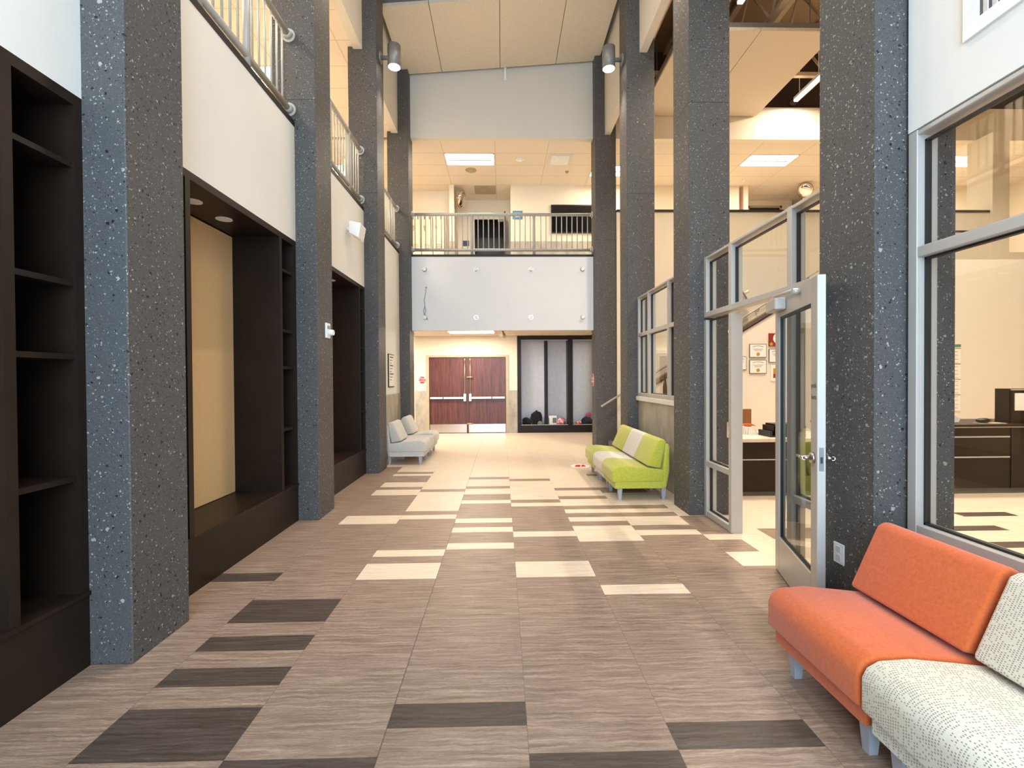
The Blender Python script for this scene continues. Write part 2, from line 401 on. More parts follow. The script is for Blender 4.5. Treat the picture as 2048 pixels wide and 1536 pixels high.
# left wall: white bands over the cases, full wall in the last bay, entrance bay
wl = MB()
for a, b in ((YB, CY[0]), (CY[0]+CD, CY[1]), (CY[1]+CD, CY[2]), (CY[2]+CD, CY[3])):
    wl.box(WL-0.2, WL, a, b, ZCAB, Z2-0.02)
wl.box(WL-0.2, WL, CY[3]+CD, CY[4], 1.28, Z2-0.02)
struct('wall_left', wl, 'white')
struct('wall_left_wainscot', MB().box(WL-0.2, WL+0.012, CY[3]+CD, CY[4], 0, 1.28), 'block')
struct('trim_left', MB().box(WL-0.02, WL+0.006, CY[3]+CD, CY[4], 1.28, 1.295), 'alu')
bs = MB()
for a, b in zip([c+CD for c in CY[:-1]], CY[1:]): bs.box(WL-0.22, WL+0.004, a, b, Z2-0.02, Z2+0.045)
struct('trim_left_balcony', bs, 'blackstrip')
hl = MB()
for a, b in zip([c+CD for c in CY[:-1]], CY[1:]): hl.box(WL-0.15, WL, a, b, 7.19, ZDECK)
struct('wall_left_upper', hl, 'gray_paint')
# slabs
sl = MB().box(XLO, WL-0.2, YB, 16.2, Z2-0.3, Z2).box(WL-0.2, 9.0, 11.0, 16.2, ZC1+0.02, Z2-0.001).box(9.0, XO, 10.8, 16.2, ZC1+0.02, Z2-0.001)
struct('floor_upper', sl, 'cream')
# upper ceilings
struct('ceiling_upper', MB().box(XLO, WL-0.15, YB, 11.0, ZC2, ZC2+0.05).box(XLO, XO, 11.12, 16.2, ZC2, ZC2+0.05), 'ceil')
struct('ceiling_corridor', MB().box(XLO, 2.6, 11.12, YF, ZC1, ZC1+0.03), 'ceil')
struct('wall_left_outer', MB().box(XLO-0.1, XLO, YB, 16.2, 0, ZDECK), 'cream')
struct('wall_left_gallery', MB().box(-5.5, -5.4, YB, 12.0, Z2, ZC2), 'cream')
# cross-corridor fascia and header
fa = MB().box(XL+0.004, XR-0.004, 10.98, 11.12, ZS, Z2-0.02)
struct('wall_far_fascia', fa, 'fascia')
struct('trim_far_balcony', MB().box(XL+0.004, XR-0.004, 10.97, 11.2, Z2-0.02, Z2+0.03), 'blackstrip')
struct('wall_far_header', MB().box(-2.5, 2.5, 10.98, 11.12, ZC2-0.01, ZDECK), 'gray_paint')
struct('wall_right_header', MB().box(2.5, XO, 10.98, 11.12, ZC2-0.01, 7.97), 'cream')
hr = MB()
for a, b in zip([c+CD for c in CY[:-1]], CY[1:]): hr.box(WR+0.03, WR+0.16, a, b, 7.175, ZDECK)
struct('wall_right_upper', hr, 'gray_paint')
# ground floor far wall
wf = MB().box(XLO, -2.23, YF, YF+0.1, 1.26, ZC1).box(-2.23, 0.20, YF, YF+0.1, 2.31, ZC1).box(0.20, 0.452, YF, YF+0.1, 1.26, ZC1).box(2.9, 5.0, YF, YF+0.1, 0, ZC1)
struct('wall_far', wf, 'cream')
struct('wall_far_wainscot', MB().box(XLO, -2.23, YF-0.012, YF+0.1, 0, 1.26).box(0.20, 0.452, YF-0.012, YF+0.1, 0, 1.26), 'block')
struct('trim_corridor_corner', MB().box(-2.47, -2.40, 12.9, 13.0, 0, ZC1), 'white')
# upper far walls
uw = MB()
uw.box(0.28, 7.0, 13.65, 13.75, 5.6, ZC2).box(-1.50, -1.36, 13.65, 14.9, 5.6, ZC2).box(0.28, 0.36, 13.75, 14.9, 5.6, ZC2)
uw.box(XLO, -1.36, 14.1, 14.2, Z2, ZC2).box(-1.36, -0.83, 14.8, 14.9, Z2, ZC2).box(0.14, 0.36, 14.8, 14.9, Z2, ZC2).box(-0.83, 0.14, 14.8, 14.9, 6.62, ZC2)
uw.box(7.13, 7.27, 13.65, 14.9, 5.6, ZC2).box(7.27, 7.85, 14.8, 14.9, Z2, ZC2).box(8.95, 9.3, 14.8, 14.9, Z2, ZC2).box(7.85, 8.95, 14.8, 14.9, 7.02, ZC2).box(8.95, XO, 13.65, 13.75, 5.6, ZC2)
struct('wall_upper_far', uw, 'cream')
uwb = MB().box(0.27, 7.0, 13.64, 13.75, Z2, 5.6).box(-1.51, -1.35, 13.64, 14.9, Z2, 5.6).box(7.12, 7.28, 13.64, 14.9, Z2, 5.6).box(8.95, XO, 13.64, 13.75, Z2, 5.6)
struct('wall_upper_wainscot', uwb, 'block')
struct('wall_upper_orange', MB().box(7.0, 7.13, 14.1, 14.2, Z2, 7.12).box(6.9, 7.0, 13.75, 14.2, Z2, 7.12), 'orange_wall')
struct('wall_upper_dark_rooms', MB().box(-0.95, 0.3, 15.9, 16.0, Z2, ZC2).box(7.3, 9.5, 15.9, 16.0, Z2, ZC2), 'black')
# right side: office back wall with dark cap, outer walls
struct('wall_office_back', MB().box(2.646, 11.5, 10.68, 10.8, 0, 5.40).box(11.5, XO, 10.68, 10.8, 0, Z2), 'cream')
struct('trim_office_cap', MB().box(2.646, 11.35, 10.655, 10.82, 5.40, 5.45), 'blackstrip')
struct('trim_office_ledge', MB().box(7.6, 11.35, 10.66, 10.68, 4.94, 4.98), 'blackstrip')
struct('wall_office_pier', MB().box(11.35, 11.75, 10.60, 11.2, 0, ZC2), 'cream')
struct('wall_right_outer', MB().box(XO, XO+0.1, YB, 16.2, 0, ZDECK), 'cream')
struct('wall_back_office', MB().box(2.4, XO, YB-0.1, YB, 0, ZDECK).box(XLO, -2.33, YB-0.1, YB, 0, ZDECK), 'cream')
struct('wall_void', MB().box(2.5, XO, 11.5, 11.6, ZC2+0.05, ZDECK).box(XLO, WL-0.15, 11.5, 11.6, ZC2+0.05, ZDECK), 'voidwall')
struct('wall_rear_outer', MB().box(XLO, XO, 16.2, 16.3, 0, ZDECK), 'cream')
struct('ceiling', MB().box(XLO, XO, YB, 16.2, ZDECK, ZDECK+0.1), 'deck')
# right wall of the near bay: block below the window, painted wall above
struct('wall_right', MB().box(WR-0.02, WR+0.14, YB, CY[0], 2.99, 7.2).box(WR-0.02, WR+0.14, CY[0]+CD, CY[1]-0.02, 2.99, 7.2), 'white')
struct('wall_right_base', MB().box(WR, WR+0.14, YB, CY[0], 0, 0.70).box(WR, WR+0.14, CY[0]+CD, CY[1]-0.02, 0, 0.70).box(WR-0.005, WR+0.14, CY[2]+CD, CY[3], 0, 1.22), 'block')
struct('trim_right', MB().box(WR-0.05, WR+0.16, CY[2]+CD, CY[3], 1.22, 1.29, 0.006), 'white')
# entrance glazing behind the camera
ent = sthing('window_4', (0, YB, 0))
fr = MB()
for x in (-2.3, -1.15, 0.0, 1.15, 2.3): fr.box(x-0.04, x+0.04, YB-0.1, YB, 0, 8.0)
for z in (0.05, 2.3, 4.4, 6.2, 7.95): fr.box(-2.33, 2.36, YB-0.09, YB-0.01, z-0.04, z+0.04)
fr.build('window_frame', 'alu', ent)
MB().box(-2.33, 2.36, YB-0.055, YB-0.045, 0.05, 8.0).build('window_glass', 'glass', ent)
struct('wall_back', MB().box(-2.4, 2.45, YB-0.1, YB, 8.0, ZDECK), 'white')

# ------------------------------------------------------------------ columns
side = {0: 'the near wall', 1: 'nearest', 2: 'second', 3: 'third', 4: 'farthest'}
clab = {
 ('L', 1): 'dark speckled terrazzo column between the black bookcase and the tan niche', ('R', 1): 'dark speckled terrazzo column behind the orange chair, with white outlet',
 ('L', 2): 'dark speckled terrazzo column with a white thermostat on its side', ('R', 2): 'dark speckled terrazzo column between glass door and green chairs',
 ('L', 3): 'dark speckled terrazzo column with lit cylinder lamp, beside grey chairs', ('R', 3): 'dark speckled terrazzo column with lit cylinder lamp, behind green chairs',
 ('L', 4): 'far dark terrazzo column behind the grey chairs, beside red double doors', ('R', 4): 'far dark terrazzo column with a red sign, beside the stair handrail'}
for i in range(5):
    for s, x0 in (('L', XL-CD), ('R', XR)):
        mb = MB().box(x0, x0+CD, CY[i], CY[i]+CD, 0, ZDECK, 0.006, 1)
        o = mb.build('column', 'terrazzo'); tag(o, clab.get((s, i), 'dark speckled terrazzo column beside the entrance glazing behind the viewer'), 'column', 'terrazzo columns of the atrium', 'thing')

# ------------------------------------------------------------------ built-in dark cases on the left
def bookcase(a, b, d0, d1, label):
    t = thing('bookcase', label, 'bookcase', (WL, (a+b)/2, 0), 0, 'built-in dark cases along the wall'); bx = WL-0.52
    MB().box(bx, WL, a, b, 0, 0.40).build('base', 'darkwood', t)
    MB().box(bx, WL+0.012, a, b, 0.40, 0.425, 0.003).build('bottom_board', 'darkwood', t)
    MB().box(bx, WL, a, b, 3.11, ZCAB).build('top_board', 'darkwood', t)
    for y0, y1 in ((a, a+0.05), (d0-0.055, d0), (d1, d1+0.055), (b-0.05, b)):
        MB().box(bx, WL, y0, y1, 0.425, 3.11).build('upright', 'darkwood', t)
    MB().box(bx-0.02, bx, a, b, 0.425, 3.11).build('back_panel', 'darkwood', t)
    MB().box(bx, bx+0.03, d0, d1, 0.43, 3.10).build('niche_panel', 'tanpanel', t, label='tan fabric panel')
    for y0, y1 in ((a+0.05, d0-0.055), (d1+0.055, b-0.05)):
        for z in (1.08, 1.75, 2.15, 2.80): MB().box(bx, WL-0.015, y0, y1, z-0.03, z).build('shelf', 'darkwood', t)
    for y in ((d0+d1)/2-0.27, (d0+d1)/2+0.17):
        c = MB().cyl((WL-0.26, y, 3.105), (WL-0.26, y, 3.112), 0.07, seg=24).build('downlight', 'whiteplastic', t, label='white recessed downlight')
bookcase(CY[0]+CD, CY[1], 0.95, 2.24, 'nearest built-in black bookcase with tall shelf column, cut by the frame edge')
bookcase(CY[1]+CD, CY[2], 3.572, 4.98, 'built-in dark case with a tall tan panelled niche and downlight')
bookcase(CY[2]+CD, CY[3], 6.27, 7.715, 'built-in dark case on the far side of the thermostat column')

# ------------------------------------------------------------------ railings
def railing(name, p0, p1, label, posts, spacing=0.123, group='grey steel balcony railings'):
    p0, p1 = Vector(p0), Vector(p1); d = (p1-p0).normalized(); L = (p1-p0).length
    t = thing(name, label, 'railing', p0, 0, group); zt, zb = 0.955, 0.125
    up = Vector((0, 0, 1))
    MB().cyl(p0+up*zt, p1+up*zt, 0.036).build('top_rail', 'railpaint', t)
    MB().cyl(p0+up*zb, p1+up*zb, 0.034).build('bottom_rail', 'railpaint', t)
    for q, s in ((p0, 1), (p1, -1)):
        for z in (zt, zb): MB().cyl(q+up*z, q+up*z+d*s*0.02, 0.075, seg=24).cyl(q+up*z+d*s*0.02, q+up*z+d*s*0.07, 0.052, 0.04, seg=20).build('flange', 'railpaint', t)
    for u in posts: MB().cyl(p0+d*u, p0+d*u+up*zt, 0.034).build('post', 'railpaint', t)
    proto = None; n = int((L-0.16)/spacing)
    for k in range(n+1):
        u = 0.08+k*spacing
        if any(abs(u-q) < 0.06 for q in posts): continue
        if proto is None:
            proto = MB().cyl(p0+d*0.08+up*zb, p0+d*0.08+up*zt, 0.0115, seg=8).build('baluster', 'railpaint', t); u0 = 0.08
            proto.location = d*(u-0.08)
        else:
            c = proto.copy(); COL.objects.link(c); c.parent = t; c.location = d*(u-0.08)
    return t
RX = WL-0.05
rl = ['grey balcony railing above the nearest black bookcase', 'grey balcony railing above the white wall over the tan niche', 'grey balcony railing above the white wall speaker', 'short far grey balcony railing above the framed poster']
for i in range(4):
    a, b = CY[i]+CD, CY[i+1]
    railing('balcony_railing', (RX, a, Z2+0.045), (RX, b, Z2+0.045), rl[i], [(b-a)*0.34, (b-a)-0.62] if i != 1 else [0.62, 1.33])
railing('balcony_railing', (XL, 11.05, Z2+0.03), (XR, 11.05, Z2+0.03), 'grey railing on the far cross balcony above the white fascia', [1.41, 2.87])

# ------------------------------------------------------------------ fascia studs and cable
for x in (-1.785, -0.595, 0.694, 1.906):
    for z in (4.16, 3.04):
        where = {(-1.785): 'outermost towards the grey chairs', (-0.595): 'second from the grey-chair end', 0.694: 'third from the grey-chair end', 1.906: 'outermost towards the green chairs'}[x]
        t = thing('standoff_stud', 'small white sign stud, %s row of the fascia, %s' % ('upper' if z > 3.5 else 'lower', where), 'sign stud', (x, 10.98, z), 0, 'sign studs on the white fascia')
        MB().cyl((x, 10.98, z), (x, 10.93, z), 0.018).cyl((x, 10.98, z), (x, 10.974, z), 0.055, seg=20).build('stem', 'chrome', t)  # wide disc behind the stem stands in for the stud's grey shadow
        MB().cyl((x, 10.93, z), (x, 10.915, z), 0.042, seg=20).build('cap', 'paper', t)
pts = [(-1.755, 10.975, 3.72), (-1.77, 10.965, 3.6), (-1.80, 10.96, 3.45), (-1.785, 10.96, 3.3), (-1.765, 10.96, 3.2), (-1.79, 10.96, 3.12), (-1.75, 10.96, 3.05), (-1.72, 10.96, 2.98)]
tag(MB().tube(pts, 0.006, 6).cyl((-1.755, 10.98, 3.74), (-1.755, 10.965, 3.74), 0.018).tube([(-1.785, 10.96, 3.3), (-1.82, 10.955, 3.2), (-1.80, 10.96, 3.1)], 0.006, 6).build('loose_cable', 'graymetal'), 'loose thin grey cable dangling on the white fascia', 'cable')

# ------------------------------------------------------------------ ceiling clouds
def cloud(x0, x1, y0, y1, zl, zr, seams, label):
    t = thing('ceiling_cloud', label, 'ceiling panel', ((x0+x1)/2, (y0+y1)/2, (zl+zr)/2)); xs = [x0]+seams+[x1]
    zz = lambda x: zl+(zr-zl)*(x-x0)/(x1-x0)
    for a, b in zip(xs[:-1], xs[1:]):
        a2, b2 = a+0.006, b-0.006
        MB().prism([(a2, zz(a2)), (b2, zz(b2)), (b2, zz(b2)+0.06), (a2, zz(a2)+0.06)], 'y', y0, y1).build('board', 'tectum', t)
    MB().prism([(x0, zz(x0)+0.05), (x1, zz(x1)+0.05), (x1, zz(x1)+0.16), (x0, zz(x0)+0.16)], 'y', y0+0.02, y1-0.02).build('carrier_frame', 'graymetal', t)
    for x in (x0+0.3, x1-0.3):
        for y in (y0+0.3, y1-0.3): MB().cyl((x, y, zz(x)+0.15), (x, y, ZDECK), 0.012, seg=8).build('hanger', 'graymetal', t)
    return t
cloud(-2.25, 2.30, 8.93, 10.9, 8.62, 8.98, [-1.34, 0.0, 1.29], 'sloped beige acoustic ceiling panel over the atrium')
cloud(3.27, 6.02, 8.27, 10.95, 7.75, 7.75, [4.635], 'flat beige acoustic panel hung beneath the brown joists')
t = thing('sprinkler_head', 'small white sprinkler drop at the rim of the sloped ceiling panel', 'sprinkler', (0.12, 10.93, 8.6))
MB().cyl((0.12, 10.93, 8.55), (0.12, 10.93, 8.95), 0.03).build('pipe', 'whiteplastic', t); MB().cyl((0.12, 10.93, 8.53), (0.12, 10.93, 8.55), 0.045).build('plate', 'whiteplastic', t)
# ------------------------------------------------------------------ joists over the office
for k in range(9):
    x = 3.0+k*1.05
    t = thing('roof_joist', 'beige open-web steel roof joist above the office', 'joist', (x, 4.0, 8.3), 0, 'roof joists above the office')
    MB().box(x-0.06, x+0.06, YB+0.1, 11.45, 8.30, 8.37).build('bottom_chord', 'joist', t)
    MB().box(x-0.06, x+0.06, YB+0.1, 11.45, 9.50, 9.58).build('top_chord', 'joist', t)
    wb = MB(); y = YB+0.3; s = 0
    while y < 11.0:
        wb.cyl((x, y, 8.36 if s else 9.5), (x, y+0.75, 9.5 if s else 8.36), 0.028, seg=8); y += 0.75; s ^= 1
    wb.build('web', 'joist', t)
for y, nm in ((7.6, 'nearer'), (10.2, 'farther')):
    tag(MB().box(2.55, 14.5, y, y+0.09, 8.22, 8.3).build('bridging_bar', 'joist'), 'beige cross bar under the roof joists, %s one from the viewer' % nm, 'bar')

# ------------------------------------------------------------------ lamps
def linear_light(x, y0, y1, z, label, pw, spread=118):
    t = thing('linear_lamp', label, 'ceiling lamp', (x, (y0+y1)/2, z), 0, 'linear lamps between the joists')
    MB().box(x-0.05, x+0.05, y0, y1, z+0.005, z+0.07, 0.01).build('housing', 'whiteplastic', t)
    MB().box(x-0.045, x+0.045, y0+0.01, y1-0.01, z-0.03, z+0.005, 0.01).build('diffuser', 'glow', t)
    for y in (y0+0.15, y1-0.15): MB().cyl((x, y, z+0.07), (x, y, ZDECK), 0.008, seg=6).build('hanger', 'whiteplastic', t)
    area('linear_lamp_light', (x, (y0+y1)/2, z-0.05), 0.1, y1-y0, pw, WARM, (0, 0, 0), t, math.radians(spread))
linear_light(6.83, 9.80, 10.75, 8.0, 'bright linear lamp beside the flat acoustic panel', 55, 178)
linear_light(4.10, 6.85, 7.98, 8.0, 'bright linear lamp nearer than the flat acoustic panel, cut by the frame top', 110)
for x, y in ((9.6, 7.0), (9.6, 2.0), (5.4, 3.0)): linear_light(x, y, y+1.1, 8.0, 'added linear lamp brightening the office, hidden behind the near column or wall', 120)  # extra out-of-view lamps, added to brighten the office

ZDECK2 = 9.0
for y, nm in ((1.6, 'nearer'), (5.4, 'farther')):  # unseen fill lamps, added to light the floor and column sides
    linear_light(0.03, y, y+1.3, ZDECK2, '%s added fill lamp over the atrium, unseen above the frame' % nm, 45, 170)
def troffer(x0, y0, z, label, pw, w=1.25, d=0.625, glow='glow', grp='recessed ceiling troffers', col=WARM):
    t = thing('ceiling_troffer', label, 'ceiling lamp', (x0+w/2, y0+d/2, z), 0, grp)
    f = MB().box(x0, x0+w, y0, y0+0.02, z-0.012, z).box(x0, x0+w, y0+d-0.02, y0+d, z-0.012, z).box(x0, x0+0.02, y0, y0+d, z-0.012, z).box(x0+w-0.02, x0+w, y0, y0+d, z-0.012, z)
    f.build('rim', 'whiteplastic', t)
    MB().box(x0+0.02, x0+w-0.02, y0+0.02, y0+d-0.02, z-0.008, z-0.001).build('diffuser', glow, t)
    if w > d: MB().box(x0+0.05, x0+w-0.05, y0+d*0.44, y0+d*0.56, z-0.03, z-0.009, 0.006).build('lamp_basket', 'whiteplastic', t)
    if pw: area('troffer_light', (x0+w/2, y0+d/2, z-0.04), w*0.9, d*0.9, pw, col, (0, 0, 0), t)
    return t
troffer(-1.41, 11.745, ZC2, 'lit ceiling troffer above the far balcony railing', 32)
troffer(6.33, 11.745, ZC2, 'lit ceiling troffer above the office guard wall beside the round mirror', 50)
troffer(2.45, 12.39, ZC2, 'lit ceiling troffer glimpsed in the gap beside the far column', 22)
troffer(4.50, 13.68, ZC2, 'lit ceiling troffer between the two columns beyond the green chairs', 35, 0.625, 1.25)
troffer(11.5, 11.745, ZC2, 'lit ceiling troffer near the green exit sign', 60)
troffer(-5.25, 8.53, ZC2, 'lit gallery troffer behind the railing over the tan niche', 70)
troffer(-5.25, 12.39, ZC2, 'lit gallery troffer behind the railing over the wall speaker', 26)
troffer(-5.25, 4.0, ZC2, 'lit gallery troffer hidden over the nearest white wall', 70)
troffer(-1.44, 12.30, ZC1, 'bright corridor ceiling lamp above the red double doors', 44, 1.25, 0.66)
troffer(2.9, 12.30, ZC1, 'corridor ceiling lamp hidden beyond the far column', 0, 1.25, 0.66)
troffer(-4.4, 12.30, ZC1, 'corridor ceiling lamp hidden beyond the grey chairs', 60, 1.25, 0.66)

def cyl_lamp(i, s, label):
    x = XL+0.25 if s == 'L' else XR-0.25; xf = XL if s == 'L' else XR; y = CY[i]+CD/2; z0, z1 = 7.05, 7.42
    t = thing('cylinder_wall_lamp', label, 'wall lamp', (xf, y, z0+0.1), 0, 'cylinder lamps on the columns')
    MB().cyl((x, y, z0), (x, y, z1), 0.112, seg=28).build('body', 'graymetal', t)
    MB().cyl((x, y, z0-0.004), (x, y, z0+0.002), 0.1, seg=28).build('lens', 'glow', t, label='glowing lens')
    MB().cyl((x, y, z0+0.16), (xf+(0.03 if s == 'L' else -0.03), y, z0+0.16), 0.035).build('arm', 'graymetal', t)
    MB().cyl((xf, y, z0+0.16), (xf+(0.03 if s == 'L' else -0.03), y, z0+0.16), 0.1, seg=24).build('wall_plate', 'graymetal', t)
    l = bpy.data.lights.new('cylinder_lamp_light', 'SPOT'); l.energy = 100; l.color = WARM; l.spot_size = math.radians(62); l.spot_blend = 0.5; l.shadow_soft_size = 0.08
    o = bpy.data.objects.new('cylinder_lamp_light', l); COL.objects.link(o); o.parent = t; o.location = Vector((x, y, z0-0.06))-t.location
for i in (1, 2, 3):
    cyl_lamp(i, 'L', 'lit grey cylinder lamp on the column beside the grey chairs' if i == 3 else 'grey cylinder lamp high on the %s column of the bookcase side, out of view' % side[i])
    cyl_lamp(i, 'R', 'lit grey cylinder lamp on the column behind the green chairs' if i == 3 else 'grey cylinder lamp high on the %s column of the office side, out of view' % side[i])

# ------------------------------------------------------------------ storefront windows
def bars(mb, y0, y1, z0, z1, d0=WR-0.02, d1=WR+0.10): mb.box(d0, d1, y0, y1, z0, z1, 0.004, 1)
def storefront(name, ys, zs, panes, rails=None):
    w = sthing(name, (WR, ys[0], zs[0])); f = MB(); FW = 0.06
    for y in ys: bars(f, y-FW/2, y+FW/2, zs[0], zs[-1])
    for z in zs: bars(f, ys[0]-FW/2+0.003, ys[-1]+FW/2-0.003, z-FW/2 if z != zs[0] else z+0.003, z+FW/2 if z not in (zs[-1], zs[0]) else (z-0.003 if z == zs[-1] else z+FW), WR-0.017, WR+0.097)
    for (y0, y1, z) in (rails or []): bars(f, y0, y1, z-0.03, z+0.03)
    f.build('window_frame', 'alu', w)
    g = MB()
    for y0, y1, z0, z1 in panes:
        gx = WR+0.035
        for a in ((y0, y0+0.012), (y1-0.012, y1)): g.box(gx-0.012, gx+0.018, a[0], a[1], z0, z1)
        for a in ((z0, z0+0.012), (z1-0.012, z1)): g.box(gx-0.012, gx+0.018, y0, y1, a[0], a[1])
    g.build('gasket', 'alu_dark', w)
    for y0, y1, z0, z1 in panes:
        MB().box(WR+0.035, WR+0.043, y0+0.004, y1-0.004, z0+0.004, z1-0.004).build('window_glass', 'glass', w)
    return w
# window_1: big fixed window of the near bay
storefront('window_1', [CY[0]+CD+0.03, 1.2, CY[1]-0.05], [0.70, 2.30, 2.985], [(CY[0]+CD+0.06, 1.17, 0.76, 2.27), (1.23, 2.59, 0.76, 2.27), (CY[0]+CD+0.06, 1.17, 2.33, 2.93), (1.23, 2.59, 2.33, 2.93)])
# window_2: glazing between the block wall and the open office, beyond the door bay
storefront('window_2', [CY[2]+CD+0.03, 6.55, 7.45, CY[3]-0.02], [1.29, 2.335, 2.99],
           [(a, b, c, d) for a, b in ((5.91, 6.52), (6.58, 7.42), (7.48, 7.97)) for c, d in ((1.35, 2.305), (2.365, 2.93))])
# window_3: door bay storefront
storefront('window_3', [CY[1]+CD+0.03, 3.765, 4.755, CY[2]-0.03], [2.29, 2.985], [(3.21, 3.735, 2.32, 2.925), (3.795, 4.725, 2.32, 2.925), (4.785, 5.31, 2.32, 2.925)])
w3b = sthing('window_5', (WR, 5.0, 0)); f = MB()
for y in (CY[1]+CD+0.03, 3.765, 4.755, CY[2]-0.03): bars(f, y-0.03, y+0.03, 0, 2.26)
for a_, b_ in ((4.757, 5.338), (3.182, 3.763)):
    for c_, d_ in ((0.003, 0.07), (0.585, 0.645)): bars(f, a_, b_, c_, d_, WR-0.017, WR+0.097)
f.build('window_frame', 'alu', w3b)
g = MB()
for y0, y1 in ((3.21, 3.735), (4.785, 5.31)):
    for z0, z1 in ((0.07, 0.585), (0.645, 2.26)):
        for a in ((y0, y0+0.012), (y1-0.012, y1)): g.box(WR+0.02, WR+0.05, a[0], a[1], z0, z1)
        for a in ((z0, z0+0.012), (z1-0.012, z1)): g.box(WR+0.02, WR+0.05, y0, y1, a[0], a[1])
g.build('gasket', 'alu_dark', w3b)
for y0, y1 in ((3.21, 3.735), (4.785, 5.31)):
    for z0, z1 in ((0.07, 0.585), (0.645, 2.26)): MB().box(WR+0.035, WR+0.043, y0, y1, z0, z1).build('window_glass', 'glass', w3b)
MB().box(WR-0.035, WR-0.018, 4.74, 4.79, 0.98, 1.14, 0.003).box(WR-0.04, WR-0.03, 4.735, 4.765, 1.02, 1.10).build('strike_plate', 'chrome', w3b)

# glass office door, swung open
HX, HY = 2.275, 3.845
dv = Vector((-0.285, -0.9585, 0)).normalized(); nv = Vector((dv.y, -dv.x, 0))      # along the leaf, visible-face normal
if nv.x > 0: nv = -nv
dr = sthing('door_1', (HX, HY, 0)); dr['label'] = 'open aluminium glass door with lever handle standing before the column'; dr['category'] = 'door'; LW = 0.955
def leaf(mb, s0, s1, z0, z1, t0=0.0, t1=0.05, bev=0.003):
    t = bmesh.new(); bmesh.ops.create_cube(t, size=1)
    for v in t.verts:
        s = s0+(v.co.x+.5)*(s1-s0); z = z0+(v.co.z+.5)*(z1-z0); d = t0+(v.co.y+.5)*(t1-t0)
        p = Vector((HX, HY, 0))+dv*s-nv*d; v.co = Vector((p.x, p.y, z))
    bmesh.ops.recalc_face_normals(t, faces=t.faces[:])
    if bev: bmesh.ops.bevel(t, geom=t.edges[:], offset=bev, segments=1, affect='EDGES')
    mb.add(t); return mb
def lp(s, d, z): p = Vector((HX, HY, 0))+dv*s+nv*d; return Vector((p.x, p.y, z))
st = MB(); leaf(st, 0, 0.10, 0.012, 2.25); leaf(st, LW-0.115, LW, 0.012, 2.25); leaf(st, 0.10, LW-0.115, 2.085, 2.25); leaf(st, 0.10, LW-0.115, 0.012, 0.30)
st.build('door_frame', 'alu', dr)
gk = MB()
for s0, s1, z0, z1 in ((0.10, 0.115, 0.30, 2.085), (LW-0.13, LW-0.115, 0.30, 2.085), (0.115, LW-0.13, 0.30, 0.315), (0.115, LW-0.13, 2.07, 2.085)): leaf(gk, s0, s1, z0, z1, 0.012, 0.038, 0)
gk.build('gasket', 'alu_dark', dr)
leaf(MB(), 0.115, LW-0.13, 0.315, 2.07, 0.021, 0.029, 0).build('door_glass', 'glass', dr)
hd = MB(); sh = LW-0.065; zh = 1.075
for sg, b0 in ((1, 0.0), (-1, -0.05)):
    hd.cyl(lp(sh, b0, zh), lp(sh, b0+sg*0.018, zh), 0.038, 0.034, seg=24).cyl(lp(sh, b0+sg*0.018, zh), lp(sh, b0+sg*0.065, zh), 0.016)
    hd.cyl(lp(sh+0.012, b0+sg*0.058, zh), lp(sh-0.11, b0+sg*0.062, zh-0.004), 0.013, 0.010).ball(lp(sh-0.11, b0+sg*0.062, zh-0.004), 0.0105, 10, 8)
hd.build('door_handle', 'chrome', dr)
fp = MB(); leaf(fp, LW, LW+0.002, 1.0, 1.15, 0.012, 0.038, 0); fp.build('latch_plate', 'graymetal', dr); fp = MB(); leaf(fp, LW+0.002, LW+0.004, 1.05, 1.09, 0.018, 0.032, 0); fp.build('latch_bolt', 'black', dr)
cl = MB(); leaf(cl, 0.04, 0.30, 2.125, 2.215, -0.08, 0.0, 0.006); cl.build('door_closer', 'alu', dr)
MB().tube([lp(0.10, 0.05, 2.22), lp(0.2, 0.05, 2.24), lp(0.62, 0.035, 2.215)], 0.013, 8).cyl(lp(0.62, 0.0, 2.205), lp(0.62, 0.05, 2.205), 0.022).build('closer_arm', 'alu', dr)
for txt, z in (('push', 1.545), ('here', 1.47)):
    text_bm(txt, 0.047, frame4(lp(LW-0.058, 0.001, z), dv, (0, 0, 1)) if nv.dot(dv.cross(Vector((0, 0, 1)))) > 0 else frame4(lp(LW-0.058, 0.001, z), -dv, (0, 0, 1))).build('door_lettering', 'ink', dr)

